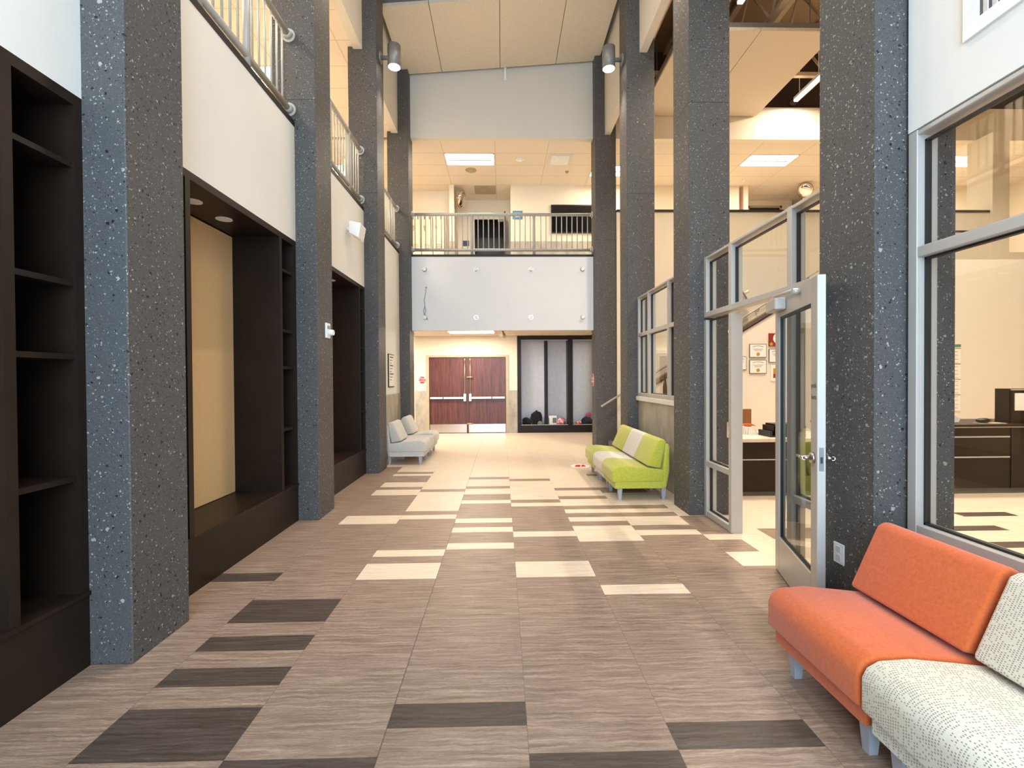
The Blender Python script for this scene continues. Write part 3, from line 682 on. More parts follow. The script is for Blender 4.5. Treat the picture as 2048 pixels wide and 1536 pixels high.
# ------------------------------------------------------------------ lounge chairs
def lounge(label, fab, loc, rotz, group, wid=0.66, fab_label=None):
    t = thing('lounge_chair', label, 'chair', loc, rotz, group); w = wid/2-0.004; B = lambda m, n, k, **q: m.build(n, k, t, local=True, **q)
    seat = [(0.0, 0.245), (0.0, 0.385), (0.02, 0.425), (0.07, 0.452), (0.2, 0.458), (0.4, 0.436), (0.68, 0.402), (0.68, 0.245)]
    B(MB().prism(seat, 'y', -w, w, 0.018, 3, smooth=True), 'seat', fab)
    B(MB().box(0.04, 0.70, -w+0.012, w-0.012, 0.158, 0.247, 0.008), 'seat_base', fab)
    shell = [(0.655, 0.16), (0.71, 0.16), (0.752, 0.38), (0.755, 0.71), (0.735, 0.74), (0.70, 0.74), (0.67, 0.42)]
    B(MB().prism(shell, 'y', -w+0.004, w-0.004, 0.012, 2, smooth=True), 'back_shell', fab)
    cush = [(0.452, 0.455), (0.64, 0.415), (0.715, 0.755), (0.695, 0.792), (0.65, 0.808), (0.605, 0.79)]
    B(MB().prism(cush, 'y', -w+0.006, w-0.006, 0.02, 3, smooth=True), 'backrest', fab)
    for x in (0.115, 0.69):
        for y in (-w+0.075, w-0.075):
            lg = MB(); tb = bmesh.new(); bmesh.ops.create_cone(tb, cap_ends=True, segments=4, radius1=0.027, radius2=0.042, depth=0.16)
            for v in tb.verts: v.co = Matrix.Rotation(PI/4, 3, 'Z') @ v.co + Vector((x, y, 0.08))
            lg.add(tb); B(lg, 'leg', 'legmetal')
    return t
XG = 1.425
gy = [6.03+0.33, 6.03+0.99, 6.03+1.65]
lounge('lime green armless lounge chair nearest the dark column, flecked side showing', 'green', (XG, gy[0], 0), 0, 'green and beige lounge chairs')
lounge('oatmeal beige armless lounge chair between the two lime green ones', 'beige', (XG, gy[1], 0), 0, 'green and beige lounge chairs')
lounge('lime green armless lounge chair farthest along, beside the stair handrail', 'green', (XG, gy[2], 0), 0, 'green and beige lounge chairs')
lounge('bright orange armless lounge chair below the big window', 'orange', (1.445, 2.195, 0), 0, 'lounge chairs below the big window')
lounge('cream dotted armless lounge chair beside the orange one', 'dotted', (1.445, 1.53, 0), 0, 'lounge chairs below the big window')
lounge('light grey armless lounge chair nearest the thermostat side, its flank showing', 'greyfab', (-1.425, 9.06, 0), PI, 'grey lounge seats by the far column')
lounge('light grey armless lounge chair farthest, near the red double doors', 'greyfab', (-1.425, 10.25, 0), PI, 'grey lounge seats by the far column')
t = thing('bench_seat', 'light grey square-edged backless seat between the two grey chairs', 'bench', (-1.425, 9.655, 0), PI, 'grey lounge seats by the far column')
MB().box(0.012, 0.62, -0.255, 0.255, 0.245, 0.425, 0.012).build('seat', 'greyfab', t, local=True)
MB().box(0.03, 0.62, -0.25, 0.25, 0.158, 0.247).build('seat_base', 'greyfab', t, local=True)
for x in (0.115, 0.57):
    for y in (-0.2, 0.2): MB().box(x-0.022, x+0.022, y-0.022, y+0.022, 0, 0.16).build('leg', 'legmetal', t, local=True)

# ------------------------------------------------------------------ far double doors
dd = sthing('door_2', (-1.02, YF, 0)); dd['label'] = 'pair of cherry wood doors with white push bars'; dd['category'] = 'door'
f = MB().box(-2.23, -2.145, YF-0.02, YF+0.1, 0, 2.31).box(0.115, 0.20, YF-0.02, YF+0.1, 0, 2.31).box(-2.145, 0.115, YF-0.02, YF+0.1, 2.245, 2.31)
f.build('door_frame', plain('beige_door_frame', srgb(178, 164, 138), 0.5), dd)
for x0, x1, sx in ((-2.14, -1.035, -1), (-0.995, 0.11, 1)):
    lf = MB().box(x0, x1, YF+0.02, YF+0.065, 0.01, 2.24).build('door_leaf', 'wood_door', dd)
    MB().box(x0+0.01, x1-0.01, YF+0.014, YF+0.02, 0.02, 0.27).build('kick_plate', 'chrome', lf)
    a, b = (x0+0.03, x1-0.09) if sx < 0 else (x0+0.09, x1-0.03)
    split = a+0.38 if sx < 0 else b-0.38
    MB().box(a, b, YF-0.055, YF-0.02, 1.02, 1.075, 0.006).box(a, a+0.03, YF-0.03, YF+0.02, 1.025, 1.07).box(b-0.03, b, YF-0.03, YF+0.02, 1.025, 1.07).build('push_bar', 'whiteplastic', lf)
    MB().box(split-0.012, split+0.012, YF-0.058, YF-0.018, 1.018, 1.077).build('bar_joint', 'black', lf)
    xc = x1-0.06 if sx < 0 else x0+0.06
    MB().box(xc-0.035, xc+0.035, YF-0.06, YF+0.02, 0.95, 1.165, 0.01).build('latch_case', 'whiteplastic', lf)
    MB().cyl((xc, YF-0.02, 1.165), (xc, YF-0.02, 2.2), 0.012, seg=8).cyl((xc, YF-0.02, 2.12), (xc, YF-0.02, 2.21), 0.026, seg=10).build('vertical_rod', 'brass', lf)
    if sx > 0:
        for z in (1.655, 0.285): MB().cyl((xc-0.1, YF-0.03, z), (xc+0.09, YF-0.03, z), 0.022, seg=10).build('rod_guide', 'brass', lf)
MB().box(-1.035, -0.995, YF+0.0, YF+0.07, 0.0, 2.24).build('center_post', 'wood_door', dd)
def stop_sign(c, ax, label):
    t = thing('stop_sign', label, 'sign', c, 0, 'red stop signs'); r = 0.115
    o8 = [(r*math.cos(PI/8+k*PI/4), r*math.sin(PI/8+k*PI/4)) for k in range(8)]; o9 = [(x*0.93, y*0.93) for x, y in o8]
    if ax == 'y':
        MB().prism([(c[0]+x, c[2]+y) for x, y in o8], 'y', c[1]-0.006, c[1]).build('plate', 'paper', t)
        MB().prism([(c[0]+x, c[2]+y) for x, y in o9], 'y', c[1]-0.008, c[1]-0.006).build('face', 'red', t)
        text_bm('STOP', 0.082, frame4((c[0], c[1]-0.0095, c[2]+0.03), (1, 0, 0), (0, 0, 1))).build('lettering', 'paper', t)
        MB().box(c[0]-0.085, c[0]+0.085, c[1]-0.010, c[1]-0.008, c[2]-0.045, c[2]-0.025).build('stripe', 'paper', t)
    else:
        MB().prism([(c[1]+x, c[2]+y*1.35) for x, y in o8], 'x', c[0]-0.006, c[0]).build('plate', 'paper', t)
        MB().prism([(c[1]+x, c[2]+y*1.35) for x, y in o9], 'x', c[0]-0.008, c[0]-0.006).build('face', 'red', t)
        text_bm('STOP', 0.082, frame4((c[0]-0.0095, c[1], c[2]+0.03), (0, -1, 0), (0, 0, 1))).build('lettering', 'paper', t)
        MB().box(c[0]-0.010, c[0]-0.008, c[1]-0.085, c[1]+0.085, c[2]-0.05, c[2]-0.02).build('stripe', 'paper', t)
stop_sign((-2.345, YF, 1.58), 'y', 'red octagonal stop sign on the wall beside the red doors')
stop_sign((XR, 11.08, 1.56), 'x', 'narrow-looking red stop sign on the side of the far column')
t = thing('emergency_lamp', 'small brass emergency lamp hanging from the corridor ceiling', 'lamp', (0.03, 11.9, ZC1))
MB().box(-0.05, 0.11, 11.86, 11.94, 2.83, ZC1).build('base', 'brass', t); MB().cyl((0.03, 11.9, 2.83), (0.03, 11.9, 2.72), 0.03).build('stem', 'brass', t)
MB().cyl((0.0, 11.9, 2.74), (-0.02, 11.8, 2.70), 0.035, 0.05).build('head', 'whiteplastic', t); MB().cyl((0.06, 11.9, 2.74), (0.08, 11.85, 2.66), 0.03, 0.04).build('head', 'brass', t)
tag(MB().box(-2.46, -2.41, 12.89, 12.9, 1.9, 2.05).build('wall_plate', 'brass'), 'small brass plate on the corridor corner above the stop sign', 'plate')

# ------------------------------------------------------------------ open cabinet with lost clothing
t = thing('display_cabinet', 'dark framed open cabinet with pale back, beside the red doors', 'cabinet', (1.5, YF, 0))
cx0, cx1 = 0.455, 2.9
MB().box(cx0, cx1, YF-0.02, YF+0.35, 0, 0.225).build('base', 'darkwood', t)
MB().box(cx0, cx1, YF-0.02, YF+0.35, 2.745, 2.85).build('top', 'darkwood', t)
for a, b in ((cx0, 0.565), (1.275, 1.36), (1.945, 2.095), (2.8, 2.9)): MB().box(a, b, YF-0.02 if b-a > 0.09 else YF+0.06, YF+0.35, 0.225, 2.745).build('upright', 'darkwood', t)
MB().box(cx0, cx1, YF+0.34, YF+0.36, 0.225, 2.745).build('back_panel', 'whiteboard', t, label='pale grey back panel')
MB().box(0.565, 1.945, YF-0.018, YF+0.02, 0.225, 0.24).box(2.095, 2.8, YF-0.018, YF+0.02, 0.225, 0.24).box(0.565, 1.945, YF-0.018, YF, 2.725, 2.745).box(2.095, 2.8, YF-0.018, YF, 2.725, 2.745).build('edge_track', 'alu', t)
def cloth(name, label, c, sc, m, seed, cat, disp=0.3, freq=3.0):
    rnd = random.Random(seed); t = bmesh.new(); bmesh.ops.create_icosphere(t, subdivisions=4, radius=1.0)
    ph = [rnd.uniform(0, 6) for _ in range(6)]
    for v in t.verts:
        n = v.co.normalized()
        fold = abs(math.sin(freq*1.6*n.x+ph[3]+2.2*n.z+math.sin(3*n.y+ph[4])))
        k = 1+disp*(0.4*math.sin(freq*0.7*n.x+ph[0])+0.25*math.sin(freq*n.z+ph[2]+2*n.x)+0.30*(fold-0.6)+0.10*math.sin(freq*4*n.x+ph[5]+n.z*7))
        p = n*k; z = max(p.z*sc[2]+sc[2]*0.55, 0.0)
        v.co = Vector((c[0]+p.x*sc[0], c[1]+p.y*sc[1], c[2]+z))
    for f in t.faces: f.smooth = True
    mb = MB(); mb.add(t); return tag(mb.build(name, m), label, cat, 'left clothing in the open cabinet')
FC = 0.23; yc = YF+0.17
blk = fabric('black_cloth', [(0.3, srgb(16, 15, 18)), (0.7, srgb(34, 32, 36))], 20)
cloth('jacket', 'tall black jacket heap in the cabinet section next to the doors', (1.03, yc+0.04, FC), (0.19, 0.09, 0.25), blk, 3, 'clothing', 0.4)
cloth('jacket', 'low black jacket crumpled at the cabinet edge next to the doors', (0.725, yc, FC), (0.145, 0.09, 0.13), blk, 8, 'clothing', 0.35)
cloth('glove', 'small grey and white glove lying before the black jackets', (1.14, YF+0.055, FC), (0.08, 0.022, 0.07), plain('grey_cloth', srgb(120, 116, 104), 0.9, 0, 0.5, 30), 5, 'clothing', 0.4)
tk = thing('picture_box', 'white upright box with dark printed picture in the middle cabinet section', 'box', (1.47, YF+0.1, FC), 0)
MB().box(1.38, 1.62, YF+0.08, YF+0.2, FC, FC+0.26, 0.004).build('carton', 'paper', tk); MB().box(1.50, 1.61, YF+0.077, YF+0.08, FC+0.05, FC+0.2).build('print', 'ink', tk)
MB().box(1.365, 1.40, YF+0.075, YF+0.2, FC, FC+0.2).build('side_stripe', plain('teal_print', srgb(70, 120, 110), 0.7), tk)
def patch(name, c1, c2, sc):
    t = NT(name); v = t.obj(); n = t.noise(v, sc, 2); return t.bsdf(t.ramp(n, [(0.46, c1), (0.54, c2)]), 0.9, 0, None, spec=0.2)
cloth('sweater', 'white and pink patterned sweater heap in the middle cabinet section', (1.775, YF+0.12, FC), (0.125, 0.09, 0.13), patch('pink_white_cloth', srgb(225, 195, 195), srgb(200, 80, 95), 14), 12, 'clothing', 0.3)
cloth('beanie', 'black beanie behind the pink sweater', (1.87, YF+0.26, FC), (0.045, 0.045, 0.1), blk, 15, 'clothing', 0.2)
cloth('scarf', 'red and white striped scarf in the end cabinet section', (2.25, YF+0.1, FC), (0.12, 0.06, 0.06), patch('red_white_cloth', srgb(228, 210, 200), srgb(190, 60, 50), 12), 21, 'clothing', 0.4)
cloth('jacket', 'navy jacket heap in the end cabinet section beside the far column', (2.57, YF+0.16, FC), (0.19, 0.10, 0.14), fabric('navy_cloth', [(0.3, srgb(32, 32, 48)), (0.7, srgb(58, 56, 76))], 30), 27, 'clothing', 0.4)
cloth('hat', 'pink hat on top of the navy jacket', (2.60, YF+0.16, FC+0.235), (0.09, 0.08, 0.07), patch('pink_cloth', srgb(205, 120, 135), srgb(170, 70, 95), 25), 33, 'clothing', 0.4)

# ------------------------------------------------------------------ small things in the atrium
t = thing('wall_poster', 'framed white poster with grey text lines above the grey chairs', 'poster', (WL, 9.82, 1.78))
MB().box(WL, WL+0.02, 9.6, 10.07, 1.44, 2.13).build('frame', 'black', t); MB().box(WL+0.02, WL+0.024, 9.62, 10.05, 1.46, 2.11).build('sheet', 'paper', t)
ln = MB()
for k in range(9): ln.box(WL+0.024, WL+0.026, 9.68, 9.98-0.08*(k % 3), 2.05-k*0.058, 2.065-k*0.058+(0.012 if k % 3 == 0 else 0))
ln.build('print', 'ink', t)
t = thing('wall_speaker', 'white wedge-shaped speaker on the white wall beyond the thermostat column', 'speaker', (WL, 7.2, 3.85))
MB().prism([(WL+0.06, 3.98), (WL+0.24, 3.94), (WL+0.20, 3.72), (WL+0.06, 3.80)], 'y', 7.05, 7.32, 0.01).build('body', 'whiteplastic', t)
MB().cyl((WL, 7.16, 3.88), (WL+0.07, 7.16, 3.88), 0.03).build('bracket', 'whiteplastic', t)
t = thing('thermostat', 'white wall outlet with plugged-in device on the column side', 'outlet', (XL, 5.68, 2.18))
MB().box(XL-0.001, XL+0.02, 5.60, 5.72, 2.10, 2.28, 0.006).build('plate', 'whiteplastic', t); MB().cyl((XL+0.02, 5.69, 2.17), (XL+0.07, 5.69, 2.17), 0.04, 0.032).build('plug', 'whiteplastic', t)
MB().box(XL+0.02, XL+0.024, 5.63, 5.65, 2.21, 2.25).box(XL+0.02, XL+0.024, 5.67, 5.69, 2.21, 2.25).build('slots', 'ink', t)
t = thing('wall_outlet', 'white duplex outlet low on the column behind the orange chair', 'outlet', (XR, 2.95, 0.46))
MB().box(XR-0.008, XR, 2.905, 2.995, 0.40, 0.53, 0.003).build('plate', 'whiteplastic', t)
MB().box(XR-0.011, XR-0.008, 2.93, 2.97, 0.475, 0.51).box(XR-0.011, XR-0.008, 2.93, 2.97, 0.42, 0.455).build('socket', plain('pale_grey_socket', srgb(205, 205, 205), 0.4), t)
t = thing('air_vent', 'white louvred air vent high on the wall above the big window', 'vent', (WR-0.02, 1.9, 3.65)); xv = WR-0.02
f = MB().box(xv-0.015, xv, 1.35, 2.32, 3.275, 3.345).box(xv-0.015, xv, 1.35, 2.32, 4.0, 4.07).box(xv-0.015, xv, 2.25, 2.32, 3.345, 4.0).box(xv-0.015, xv, 1.35, 1.42, 3.345, 4.0); f.build('frame', 'whiteplastic', t)
MB().box(xv-0.002, xv+0.002, 1.4, 2.26, 3.33, 4.02).build('back_plate', 'ink', t)
f = MB(); y = 1.44
while y < 2.24: f.prism([(xv-0.012, y), (xv-0.002, y+0.03), (xv-0.002, y+0.036), (xv-0.012, y+0.006)], 'z', 3.345, 4.0); y += 0.042
f.build('louvre', 'whiteplastic', t)
t = thing('floor_sticker', 'round white floor sticker with red arrows near the green chairs', 'sticker', (1.42, 8.49, 0))
MB().cyl((1.42, 8.49, 0.0005), (1.42, 8.49, 0.002), 0.17, seg=32).build('disc', 'paper', t)
MB().prism([(1.30, 8.42), (1.40, 8.38), (1.44, 8.6), (1.36, 8.6)], 'z', 0.002, 0.0028).prism([(1.42, 8.4), (1.52, 8.42), (1.50, 8.6), (1.46, 8.58)], 'z', 0.002, 0.0028).build('print', 'red', t)

# ------------------------------------------------------------------ upper far gallery
t = thing('wall_screen', 'large black flat screen on the far upper wall', 'screen', (2.1, 13.6, 6.2)); MB().box(1.455, 2.95, 13.6, 13.65, 5.83, 6.65, 0.006).build('bezel', 'black', t); MB().box(1.48, 2.93, 13.597, 13.6, 5.86, 6.62).build('display', plain('dark_screen', (0.004, 0.004, 0.005, 1), 0.12), t)
t = thing('wall_sign', 'blue rectangular sign on the far upper wall behind the railing', 'sign', (0.48, 13.64, 6.36)); MB().box(0.34, 0.63, 13.63, 13.65, 6.24, 6.48).build('plate', 'bluesign', t); MB().box(0.38, 0.59, 13.627, 13.63, 6.4, 6.42).box(0.38, 0.55, 13.627, 13.63, 6.30, 6.315).build('print', 'paper', t)
for k, x in enumerate((-2.66, -2.325, -1.99)):
    lab = ['cream metal locker in the far gallery, mostly hidden by the column', 'cream metal locker in the far gallery, middle of the row', 'cream metal locker in the far gallery, beside the white pilaster'][k]
    t = thing('locker', lab, 'locker', (x+0.16, 13.95, Z2), 0, 'lockers in the far gallery')
    MB().box(x, x+0.315, 13.80, 14.1, Z2, 6.44).build('body', 'locker', t)
    d = MB().box(x+0.02, x+0.295, 13.79, 13.80, Z2+0.12, 6.40, 0.004).build('door', 'locker', t)
    MB().box(x+0.06, x+0.12, 13.785, 13.79, 6.02, 6.10).cyl((x+0.09, 13.78, 6.02), (x+0.09, 13.78, 5.94), 0.02, 0.008).build('handle', 'brass', d)
    MB().box(x+0.12, x+0.20, 13.786, 13.79, 6.29, 6.36).build('number_plate', 'paper', d); MB().box(x+0.07, x+0.10, 13.786, 13.79, 6.28, 6.37).box(x+0.215, x+0.245, 13.786, 13.79, 6.28, 6.37).build('top_slots', 'ink', d)
    v = MB()
    for q in range(5): v.box(x+0.08, x+0.24, 13.787, 13.79, 5.55-q*0.04, 5.56-q*0.04)
    v.build('vent_slots', 'ink', d)
t = thing('gallery_door', 'open red-brown door at the dark doorway in the far gallery', 'door', (0.13, 14.75, Z2), 0)
MB().box(0.09, 0.14, 14.0, 14.78, Z2+0.02, 6.6).build('leaf', 'wood_door', t); MB().cyl((0.09, 14.1, 5.5), (0.02, 14.1, 5.5), 0.03).build('handle', 'chrome', t)
MB().box(-0.1, 0.09, 14.62, 14.68, 6.5, 6.56).build('closer', 'graymetal', t)
struct('trim_gallery_door', MB().box(-0.9, -0.83, 14.77, 14.9, Z2, 6.69).box(0.14, 0.2, 14.77, 14.9, Z2, 6.69).box(-0.83, 0.14, 14.77, 14.9, 6.62, 6.69), 'gray_paint')
tag(MB().box(-1.21, -1.01, 14.77, 14.8, 5.79, 5.95, 0.004).build('notice_box', 'navy'), 'small navy notice on the wall beside the dark gallery doorway', 'notice')
def convex(c, n, r, label):
    n = Vector(n).normalized(); c = Vector(c); t = thing('convex_mirror', label, 'mirror', c, 0, 'round convex mirrors'); q = n.to_track_quat('Z', 'Y')
    tb = bmesh.new(); bmesh.ops.create_uvsphere(tb, u_segments=28, v_segments=16, radius=1.0)
    bmesh.ops.delete(tb, geom=[v for v in tb.verts if v.co.z < -0.01], context='VERTS')
    for v in tb.verts: v.co = q @ Vector((v.co.x*r, v.co.y*r, v.co.z*r*0.28))+c
    for f in tb.faces: f.smooth = True
    mb = MB(); mb.add(tb); mb.build('dome', 'mirror', t)
    MB().cyl(c-n*0.03, c, r*1.05, seg=28).build('rim', 'brownbox', t); MB().cyl(c-n*0.16, c-n*0.03, 0.03).build('bracket', 'whiteplastic', t)
convex((-1.14, 13.75, 6.86), (0.93, -0.25, -0.30), 0.24, 'round convex mirror on the white pilaster in the far gallery')
convex((8.8, 13.4, 7.0), (-0.6, -0.6, -0.5), 0.2, 'round convex mirror under the upper ceiling above the office')
convex((5.42, 10.45, 3.46), (-0.75, 0.33, -0.5), 0.22, 'round convex mirror on the stair wall seen through the transom')
def disc(x, y, r, label, cat, h=0.03, m='whiteplastic', nm='ceiling_disc'):
    t = thing(nm, label, cat, (x, y, ZC2)); MB().cyl((x, y, ZC2-0.012), (x, y, ZC2), r, seg=24).build('plate', m, t); MB().cyl((x, y, ZC2-0.012-h), (x, y, ZC2-0.012), r*0.45, r*0.6, seg=20).build('cap', m, t)
disc(-0.80, 12.68, 0.15, 'round ceiling speaker behind the lit troffer in the far gallery', 'ceiling speaker', 0.02, 'grille', 'ceiling_speaker')
disc(0.50, 12.06, 0.10, 'pale smoke detector on the far gallery ceiling between troffer and vent', 'smoke detector', nm='smoke_detector')
disc(0.44, 12.70, 0.035, 'tiny sprinkler on the far gallery ceiling in front of the sign', 'sprinkler', 0.04, nm='ceiling_sprinkler')
disc(1.80, 12.75, 0.05, 'tiny sprinkler on the far gallery ceiling behind the vent', 'sprinkler', 0.04, 'brass', 'ceiling_sprinkler')
disc(6.9, 13.2, 0.05, 'tiny sprinkler on the upper ceiling above the office guard wall', 'sprinkler', 0.04, 'whiteplastic', 'ceiling_sprinkler')
t = thing('ceiling_vent', 'square supply vent in the far gallery ceiling', 'vent', (1.5, 12.05, ZC2))
MB().box(1.20, 1.83, 11.75, 12.37, ZC2-0.01, ZC2).build('plate', 'gray_paint', t); MB().box(1.28, 1.75, 11.83, 12.29, ZC2-0.03, ZC2-0.012).build('panel', 'whiteplastic', t)
t = thing('return_grille', 'grey return-air grille in the far gallery ceiling over the doorway', 'vent', (-0.47, 14.0, ZC2))
MB().box(-0.78, -0.15, 13.69, 14.31, ZC2-0.012, ZC2).build('plate', 'grille', t); MB().cyl((-0.465, 14.0, ZC2-0.02), (-0.465, 14.0, ZC2-0.012), 0.2, seg=24).build('diffuser', 'grille', t)
t = thing('gallery_window', 'dark interior window under the upper ceiling beside the round mirror', 'window', (8.4, 14.79, 6.6))
MB().box(7.9, 8.9, 14.80, 14.82, Z2, 7.0).build('pane', 'black', t); MB().box(7.85, 7.91, 14.77, 14.83, Z2, 7.06).box(8.89, 8.95, 14.77, 14.83, Z2, 7.06).box(7.85, 8.95, 14.77, 14.83, 7.0, 7.06).build('frame', 'grille', t)
def exit_sign(c, xd, label):
    t = thing('exit_sign', label, 'exit sign', c, 0, 'green exit signs'); xd = Vector(xd).normalized(); nz = Vector((0, 0, 1)); n = xd.cross(nz)
    f = frame4(c, xd, nz); q = bmesh.new(); bmesh.ops.create_cube(q, size=1)
    for v in q.verts: v.co = f @ Vector((v.co.x*0.36, v.co.y*0.20, v.co.z*0.012))
    m = MB(); m.add(q); m.build('plate', plain('pale_sign_plate', srgb(222, 214, 196), 0.3), t)
    text_bm('EXIT', 0.2, f @ Matrix.Translation((0, 0, 0.008))).build('lettering', 'glow_green', t)
    q = bmesh.new(); bmesh.ops.create_cube(q, size=1)
    for v in q.verts: v.co = f @ Vector((v.co.x*0.3, 0.13+v.co.y*0.06, v.co.z*0.06))
    m = MB(); m.add(q); m.build('housing', 'whiteplastic', t)
    zc = ZC2-c[2]
    MB().box(c[0]-0.02, c[0]+0.02, c[1]-0.02, c[1]+0.02, c[2]+0.15, ZC2).build('stem', 'whiteplastic', t)
exit_sign((12.35, 11.75, 6.86), (0.82, 0.57, 0), 'green exit sign hanging from the upper ceiling, seen through the big window')
exit_sign((-3.45, 10.75, 6.46), (0.9, -0.43, 0), 'green exit sign behind the second balcony railing on the bookcase side')

# ------------------------------------------------------------------ office: stair, desk, wall things
t = thing('staircase', 'staircase with dark-capped guard wall rising behind the reception desk', 'stairs', (2.5, 10.2, 0)); sx0, run, rise = 2.42, 0.275, 0.17
f = MB()
for k in range(17): f.box(sx0+k*run, sx0+(k+1)*run+0.02, 9.9, 10.64, max(0, k*rise-0.2), (k+1)*rise)
f.box(sx0+17*run, sx0+17*run+1.2, 9.9, 10.64, 17*rise-0.2, 17*rise); f.build('steps', 'desk_base', t)
sl_ = 0.60; capz = lambda x: 2.56+sl_*(x-5.05); gx0, gx1 = 2.62, 7.6
MB().prism([(gx0, 0), (11.3, 0), (11.3, capz(gx1)), (gx1, capz(gx1)), (gx0, capz(gx0))], 'y', 9.8, 9.9).build('guard_wall', plain('white_office_paint', srgb(228, 219, 205), 0.7, 0, 0.01, 2), t)
MB().prism([(gx0-0.02, capz(gx0)-0.0), (gx1, capz(gx1)), (gx1, capz(gx1)+0.075), (gx0-0.02, capz(gx0)+0.075)], 'y', 9.77, 9.92).build('guard_cap', plain('dark_grey_cap', srgb(92, 79, 68), 0.5), t)
MB().prism([(gx0-0.02, capz(gx0)-0.035), (gx1, capz(gx1)-0.035), (gx1, capz(gx1)), (gx0-0.02, capz(gx0))], 'y', 9.775, 9.915).build('cap_reveal', 'blackstrip', t)
hz = lambda x: 0.97+0.617*(x-2.26)
MB().tube([(2.26, 10.52, hz(2.26)), (7.2, 10.52, hz(7.2))], 0.024).ball((2.26, 10.52, hz(2.26)), 0.025, 10, 8).build('handrail', 'railpaint', t)
f = MB()
for x in (2.9, 4.4, 5.85, 7.0): f.tube([(x, 10.68, hz(x)-0.06), (x, 10.56, hz(x)-0.07), (x, 10.52, hz(x)-0.02)], 0.012, 8)
f.build('rail_bracket', 'chrome', t)
# reception desk
t = thing('reception_desk', 'long dark-fronted reception desk with pale stone top in the office', 'desk', (3.4, 6.2, 0))
MB().box(2.75, 4.62, 6.22, 6.95, 0, 0.06).build('plinth', 'desk_base', t); MB().box(2.72, 4.62, 6.2, 6.95, 0.06, 0.735).build('body', 'darkwood', t)
MB().box(2.72, 4.62, 6.195, 6.2, 0.485, 0.50).build('trim_strip', 'alu', t); MB().box(2.68, 4.64, 6.14, 7.05, 0.735, 0.78, 0.004).build('countertop', 'desk_top', t)
t = thing('credenza', 'dark drawer credenza with metal strips seen through the big window', 'cabinet', (5.8, 6.2, 0))
MB().box(4.72, 8.2, 6.22, 6.95, 0, 0.075).build('plinth', 'desk_base', t); MB().box(4.70, 8.2, 6.2, 6.95, 0.075, 0.90).build('body', 'darkwood', t)
MB().box(4.68, 8.2, 6.15, 7.0, 0.915, 0.945, 0.003).build('top', 'darkwood', t); MB().box(4.70, 8.2, 6.175, 6.95, 0.90, 0.915).build('top_strip', 'alu', t)
for z in (0.765, 0.49): MB().box(4.70, 6.89, 6.19, 6.2, z, z+0.018).build('trim_strip', 'alu', t)
MB().box(6.91, 6.92, 6.19, 6.2, 0.075, 0.90).build('panel_joint', 'black', t)
t = thing('hutch', 'tall dark hutch with a pinned sheet standing on the credenza', 'cabinet', (7.2, 6.5, 0.945))
MB().box(7.03, 8.2, 6.33, 6.52, 0.945, 1.42).build('body', 'darkwood', t); MB().box(7.045, 8.2, 6.30, 6.33, 0.945, 1.40).build('door', 'darkwood', t); MB().box(7.045, 8.2, 6.29, 6.335, 1.40, 1.415).build('edge_strip', 'alu', t)
tag(MB().box(7.07, 7.42, 6.292, 6.299, 1.12, 1.36).build('paper_sheet', 'paper'), 'white sheet pinned on the dark hutch', 'paper')
tk = thing('paper_stack', 'crumpled white papers standing on the credenza below the calendar', 'paper', (6.35, 6.5, 0.945)); MB().prism([(6.28, 0.945), (6.44, 0.945), (6.47, 1.02), (6.42, 1.03), (6.36, 1.07), (6.29, 1.06)], 'y', 6.45, 6.6, 0.004).build('sheets', 'paper', tk)
tk = thing('desk_phone', 'black rounded desk phone on the credenza beside the hutch', 'phone', (6.55, 6.32, 0.945)); MB().ball((6.60, 6.27, 0.99), 0.1, 20, 10, (1, 0.55, 0.35)).build('body', 'black', tk); MB().box(6.49, 6.86, 6.20, 6.32, 0.945, 0.957).build('mat', 'grille', tk)
tk = thing('letter_tray', 'black letter tray at the end of the pale desk top', 'tray', (3.78, 6.5, 0.78))
MB().box(3.66, 4.15, 6.3, 6.6, 0.78, 0.80).box(3.66, 3.69, 6.3, 6.6, 0.80, 0.86).box(3.72, 4.15, 6.3, 6.32, 0.80, 0.93).box(3.72, 3.74, 6.3, 6.6, 0.80, 0.93).build('tray', 'black', tk); MB().box(3.75, 4.1, 6.33, 6.58, 0.88, 0.955).build('contents', 'black', tk)
tk = thing('clipboard', 'tan board with dark spine standing on the pale desk top', 'board', (3.45, 6.92, 0.78)); MB().box(3.42, 3.70, 6.86, 6.90, 0.78, 1.13, 0.004).build('board', 'brownbox', tk); MB().box(3.34, 3.42, 6.84, 6.92, 0.78, 1.13, 0.004).build('spine', 'black', tk)
tk = thing('paper_bundle', 'fanned bundle of white envelopes with orange edge on the desk top', 'paper', (3.55, 6.75, 0.78))
for k in range(7):
    MB().prism([(3.36+k*0.025, 0.78), (3.56+k*0.018, 0.78), (3.50+k*0.016, 0.85+0.008*k), (3.40+k*0.02, 0.93-0.008*k)], 'y', 6.68-k*0.014, 6.69-k*0.014).build('envelope', 'paper', tk)
MB().prism([(3.41, 0.93), (3.60, 0.93), (3.66, 0.90), (3.44, 0.90)], 'y', 6.66, 6.70).build('orange_edge', 'orange_wall', tk)
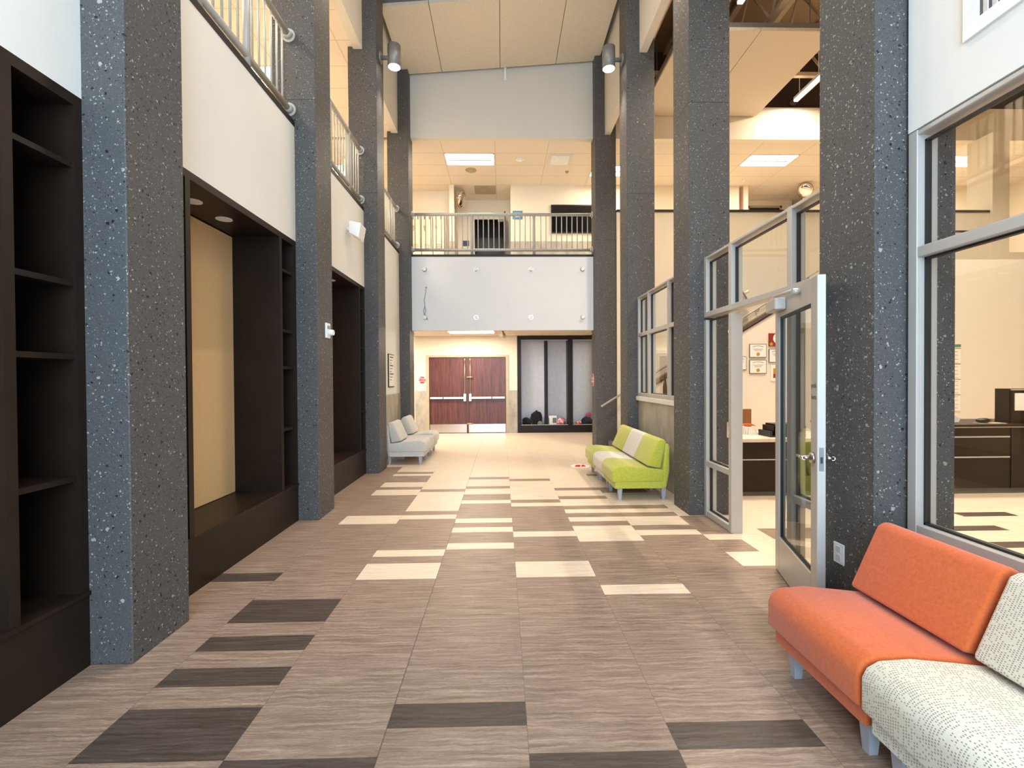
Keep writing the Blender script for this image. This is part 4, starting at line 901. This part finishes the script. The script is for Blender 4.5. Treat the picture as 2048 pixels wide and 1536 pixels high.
def cert(x0, x1, z0, z1, label, dark=None, seal=True, fy=9.8):
    t = thing('certificate', label, 'certificate', ((x0+x1)/2, fy, (z0+z1)/2), 0, 'framed certificates under the stair')
    MB().box(x0, x1, fy-0.02, fy, z0, z1).build('frame', 'ink' if not dark else dark, t); b = 0.012
    if dark != 'red_plaque': MB().box(x0+b, x1-b, fy-0.023, fy-0.02, z0+b, z1-b).build('sheet', 'paper', t)
    w, h = x1-x0, z1-z0; xc = (x0+x1)/2; p = MB()
    for k in range(9):
        a = (k-4)/4*0.9; p.box(xc+math.sin(a)*w*0.36-0.014, xc+math.sin(a)*w*0.36+0.014, fy-0.0245, fy-0.023, z0+h*0.70+math.cos(a)*h*0.16-0.004, z0+h*0.70+math.cos(a)*h*0.16+0.004)
    for k in range(3): p.box(xc-w*0.3+k*0.02, xc+w*0.3-k*0.02, fy-0.0245, fy-0.023, z0+h*(0.62-0.07*k), z0+h*(0.62-0.07*k)+0.005)
    p.build('print', 'ink', t)
    if seal: MB().cyl((xc, fy-0.023, z0+h*0.25), (xc, fy-0.026, z0+h*0.25), h*0.13, seg=20).build('seal', 'gold', t)
cert(5.235, 5.60, 2.018, 2.305, 'upper of the two wide framed certificates under the stair')
cert(5.235, 5.60, 1.679, 1.967, 'lower of the two wide framed certificates under the stair')
cert(4.90, 5.17, 1.756, 2.042, 'framed certificate beside the door jamb, partly cut by it')
cert(5.652, 6.0, 1.911, 2.197, 'framed certificate beside the glass door edge, below the red plaque', seal=False)
M['plaque'] = plain('maroon_plaque', srgb(140, 48, 36), 0.45)
t = thing('wall_plaque', 'maroon plaque with a white disc and gold seal above the certificates', 'plaque', (5.8, 9.8, 2.39)); MB().box(5.65, 5.98, 9.78, 9.8, 2.255, 2.53).build('board', 'plaque', t); MB().cyl((5.86, 9.78, 2.42), (5.86, 9.776, 2.42), 0.12, seg=24).build('disc', 'paper', t); MB().cyl((5.70, 9.78, 2.30), (5.70, 9.775, 2.30), 0.035, seg=18).build('seal', 'gold', t)
t = thing('wall_picture', 'small white framed picture with yellow print beside the glass door', 'picture', (5.85, 9.8, 1.69)); MB().box(5.70, 6.0, 9.785, 9.8, 1.52, 1.86).build('mat', 'paper', t); MB().box(5.745, 5.95, 9.782, 9.785, 1.67, 1.79).build('image', 'gold', t); MB().box(5.745, 5.95, 9.782, 9.785, 1.585, 1.67).build('lower_image', 'plaque', t)
t = thing('wall_calendar', 'tall white year calendar with a teal top strip on the office wall', 'calendar', (9.7, 9.8, 1.5)); kx0, kx1 = 9.25, 9.80
MB().box(kx0, kx1, 9.785, 9.8, 0.86, 2.28).build('sheet', 'paper', t); MB().box(kx0, kx1, 9.78, 9.786, 2.22, 2.28).build('top_strip', plain('teal_strip', srgb(80, 140, 130), 0.6), t)
f = MB()
for z in (2.19, 1.86, 1.53, 1.20): f.box(kx0, kx1, 9.782, 9.785, z-0.006, z+0.006)
for q in range(16): f.box(kx0+0.05, kx1-0.06, 9.782, 9.785, 0.92+q*0.08, 0.925+q*0.08)
f.build('grid_lines', 'brownbox', t)
# potted plant behind window_2 and pale door beyond
t = thing('potted_plant', 'dark leafy plant behind the window above the green chairs', 'plant', (3.05, 8.6, 0))
MB().cyl((3.05, 8.6, 0), (3.05, 8.6, 0.75), 0.16, 0.22, seg=24).build('pot', 'terracotta', t)
rnd = random.Random(4)
for k in range(6):
    a = rnd.uniform(0, 6.28); L = rnd.uniform(0.75, 1.2); sp = rnd.uniform(0.15, 0.38); mb = MB(); prev = None
    for q in range(9):
        u = q/8; c = Vector((3.05+math.cos(a)*sp*u**1.5, 8.6+math.sin(a)*sp*u**1.5, 0.72+L*u)); wv = 0.034*math.sin(PI*min(1, u*0.95+0.05))**0.7+0.002; sd = Vector((-math.sin(a), math.cos(a), 0))
        cur = (mb.b.verts.new(c-sd*wv), mb.b.verts.new(c+Vector((math.cos(a), math.sin(a), 0))*0.012), mb.b.verts.new(c+sd*wv))
        if prev: mb.b.faces.new([prev[0], prev[1], cur[1], cur[0]]); mb.b.faces.new([prev[1], prev[2], cur[2], cur[1]])
        prev = cur
    o = mb.build('leaf', 'green_leaf', t)
    sm = o.modifiers.new('thick', 'SOLIDIFY'); sm.thickness = 0.004
d3 = sthing('door_3', (3.75, 10.68, 0)); MB().box(3.55, 4.35, 10.64, 10.68, 0.02, 2.16).build('door_leaf', 'gray_paint', d3); MB().box(3.47, 3.55, 10.63, 10.68, 0, 2.24).box(4.35, 4.43, 10.63, 10.68, 0, 2.24).box(3.55, 4.35, 10.63, 10.68, 2.16, 2.24).build('door_frame', 'white', d3)
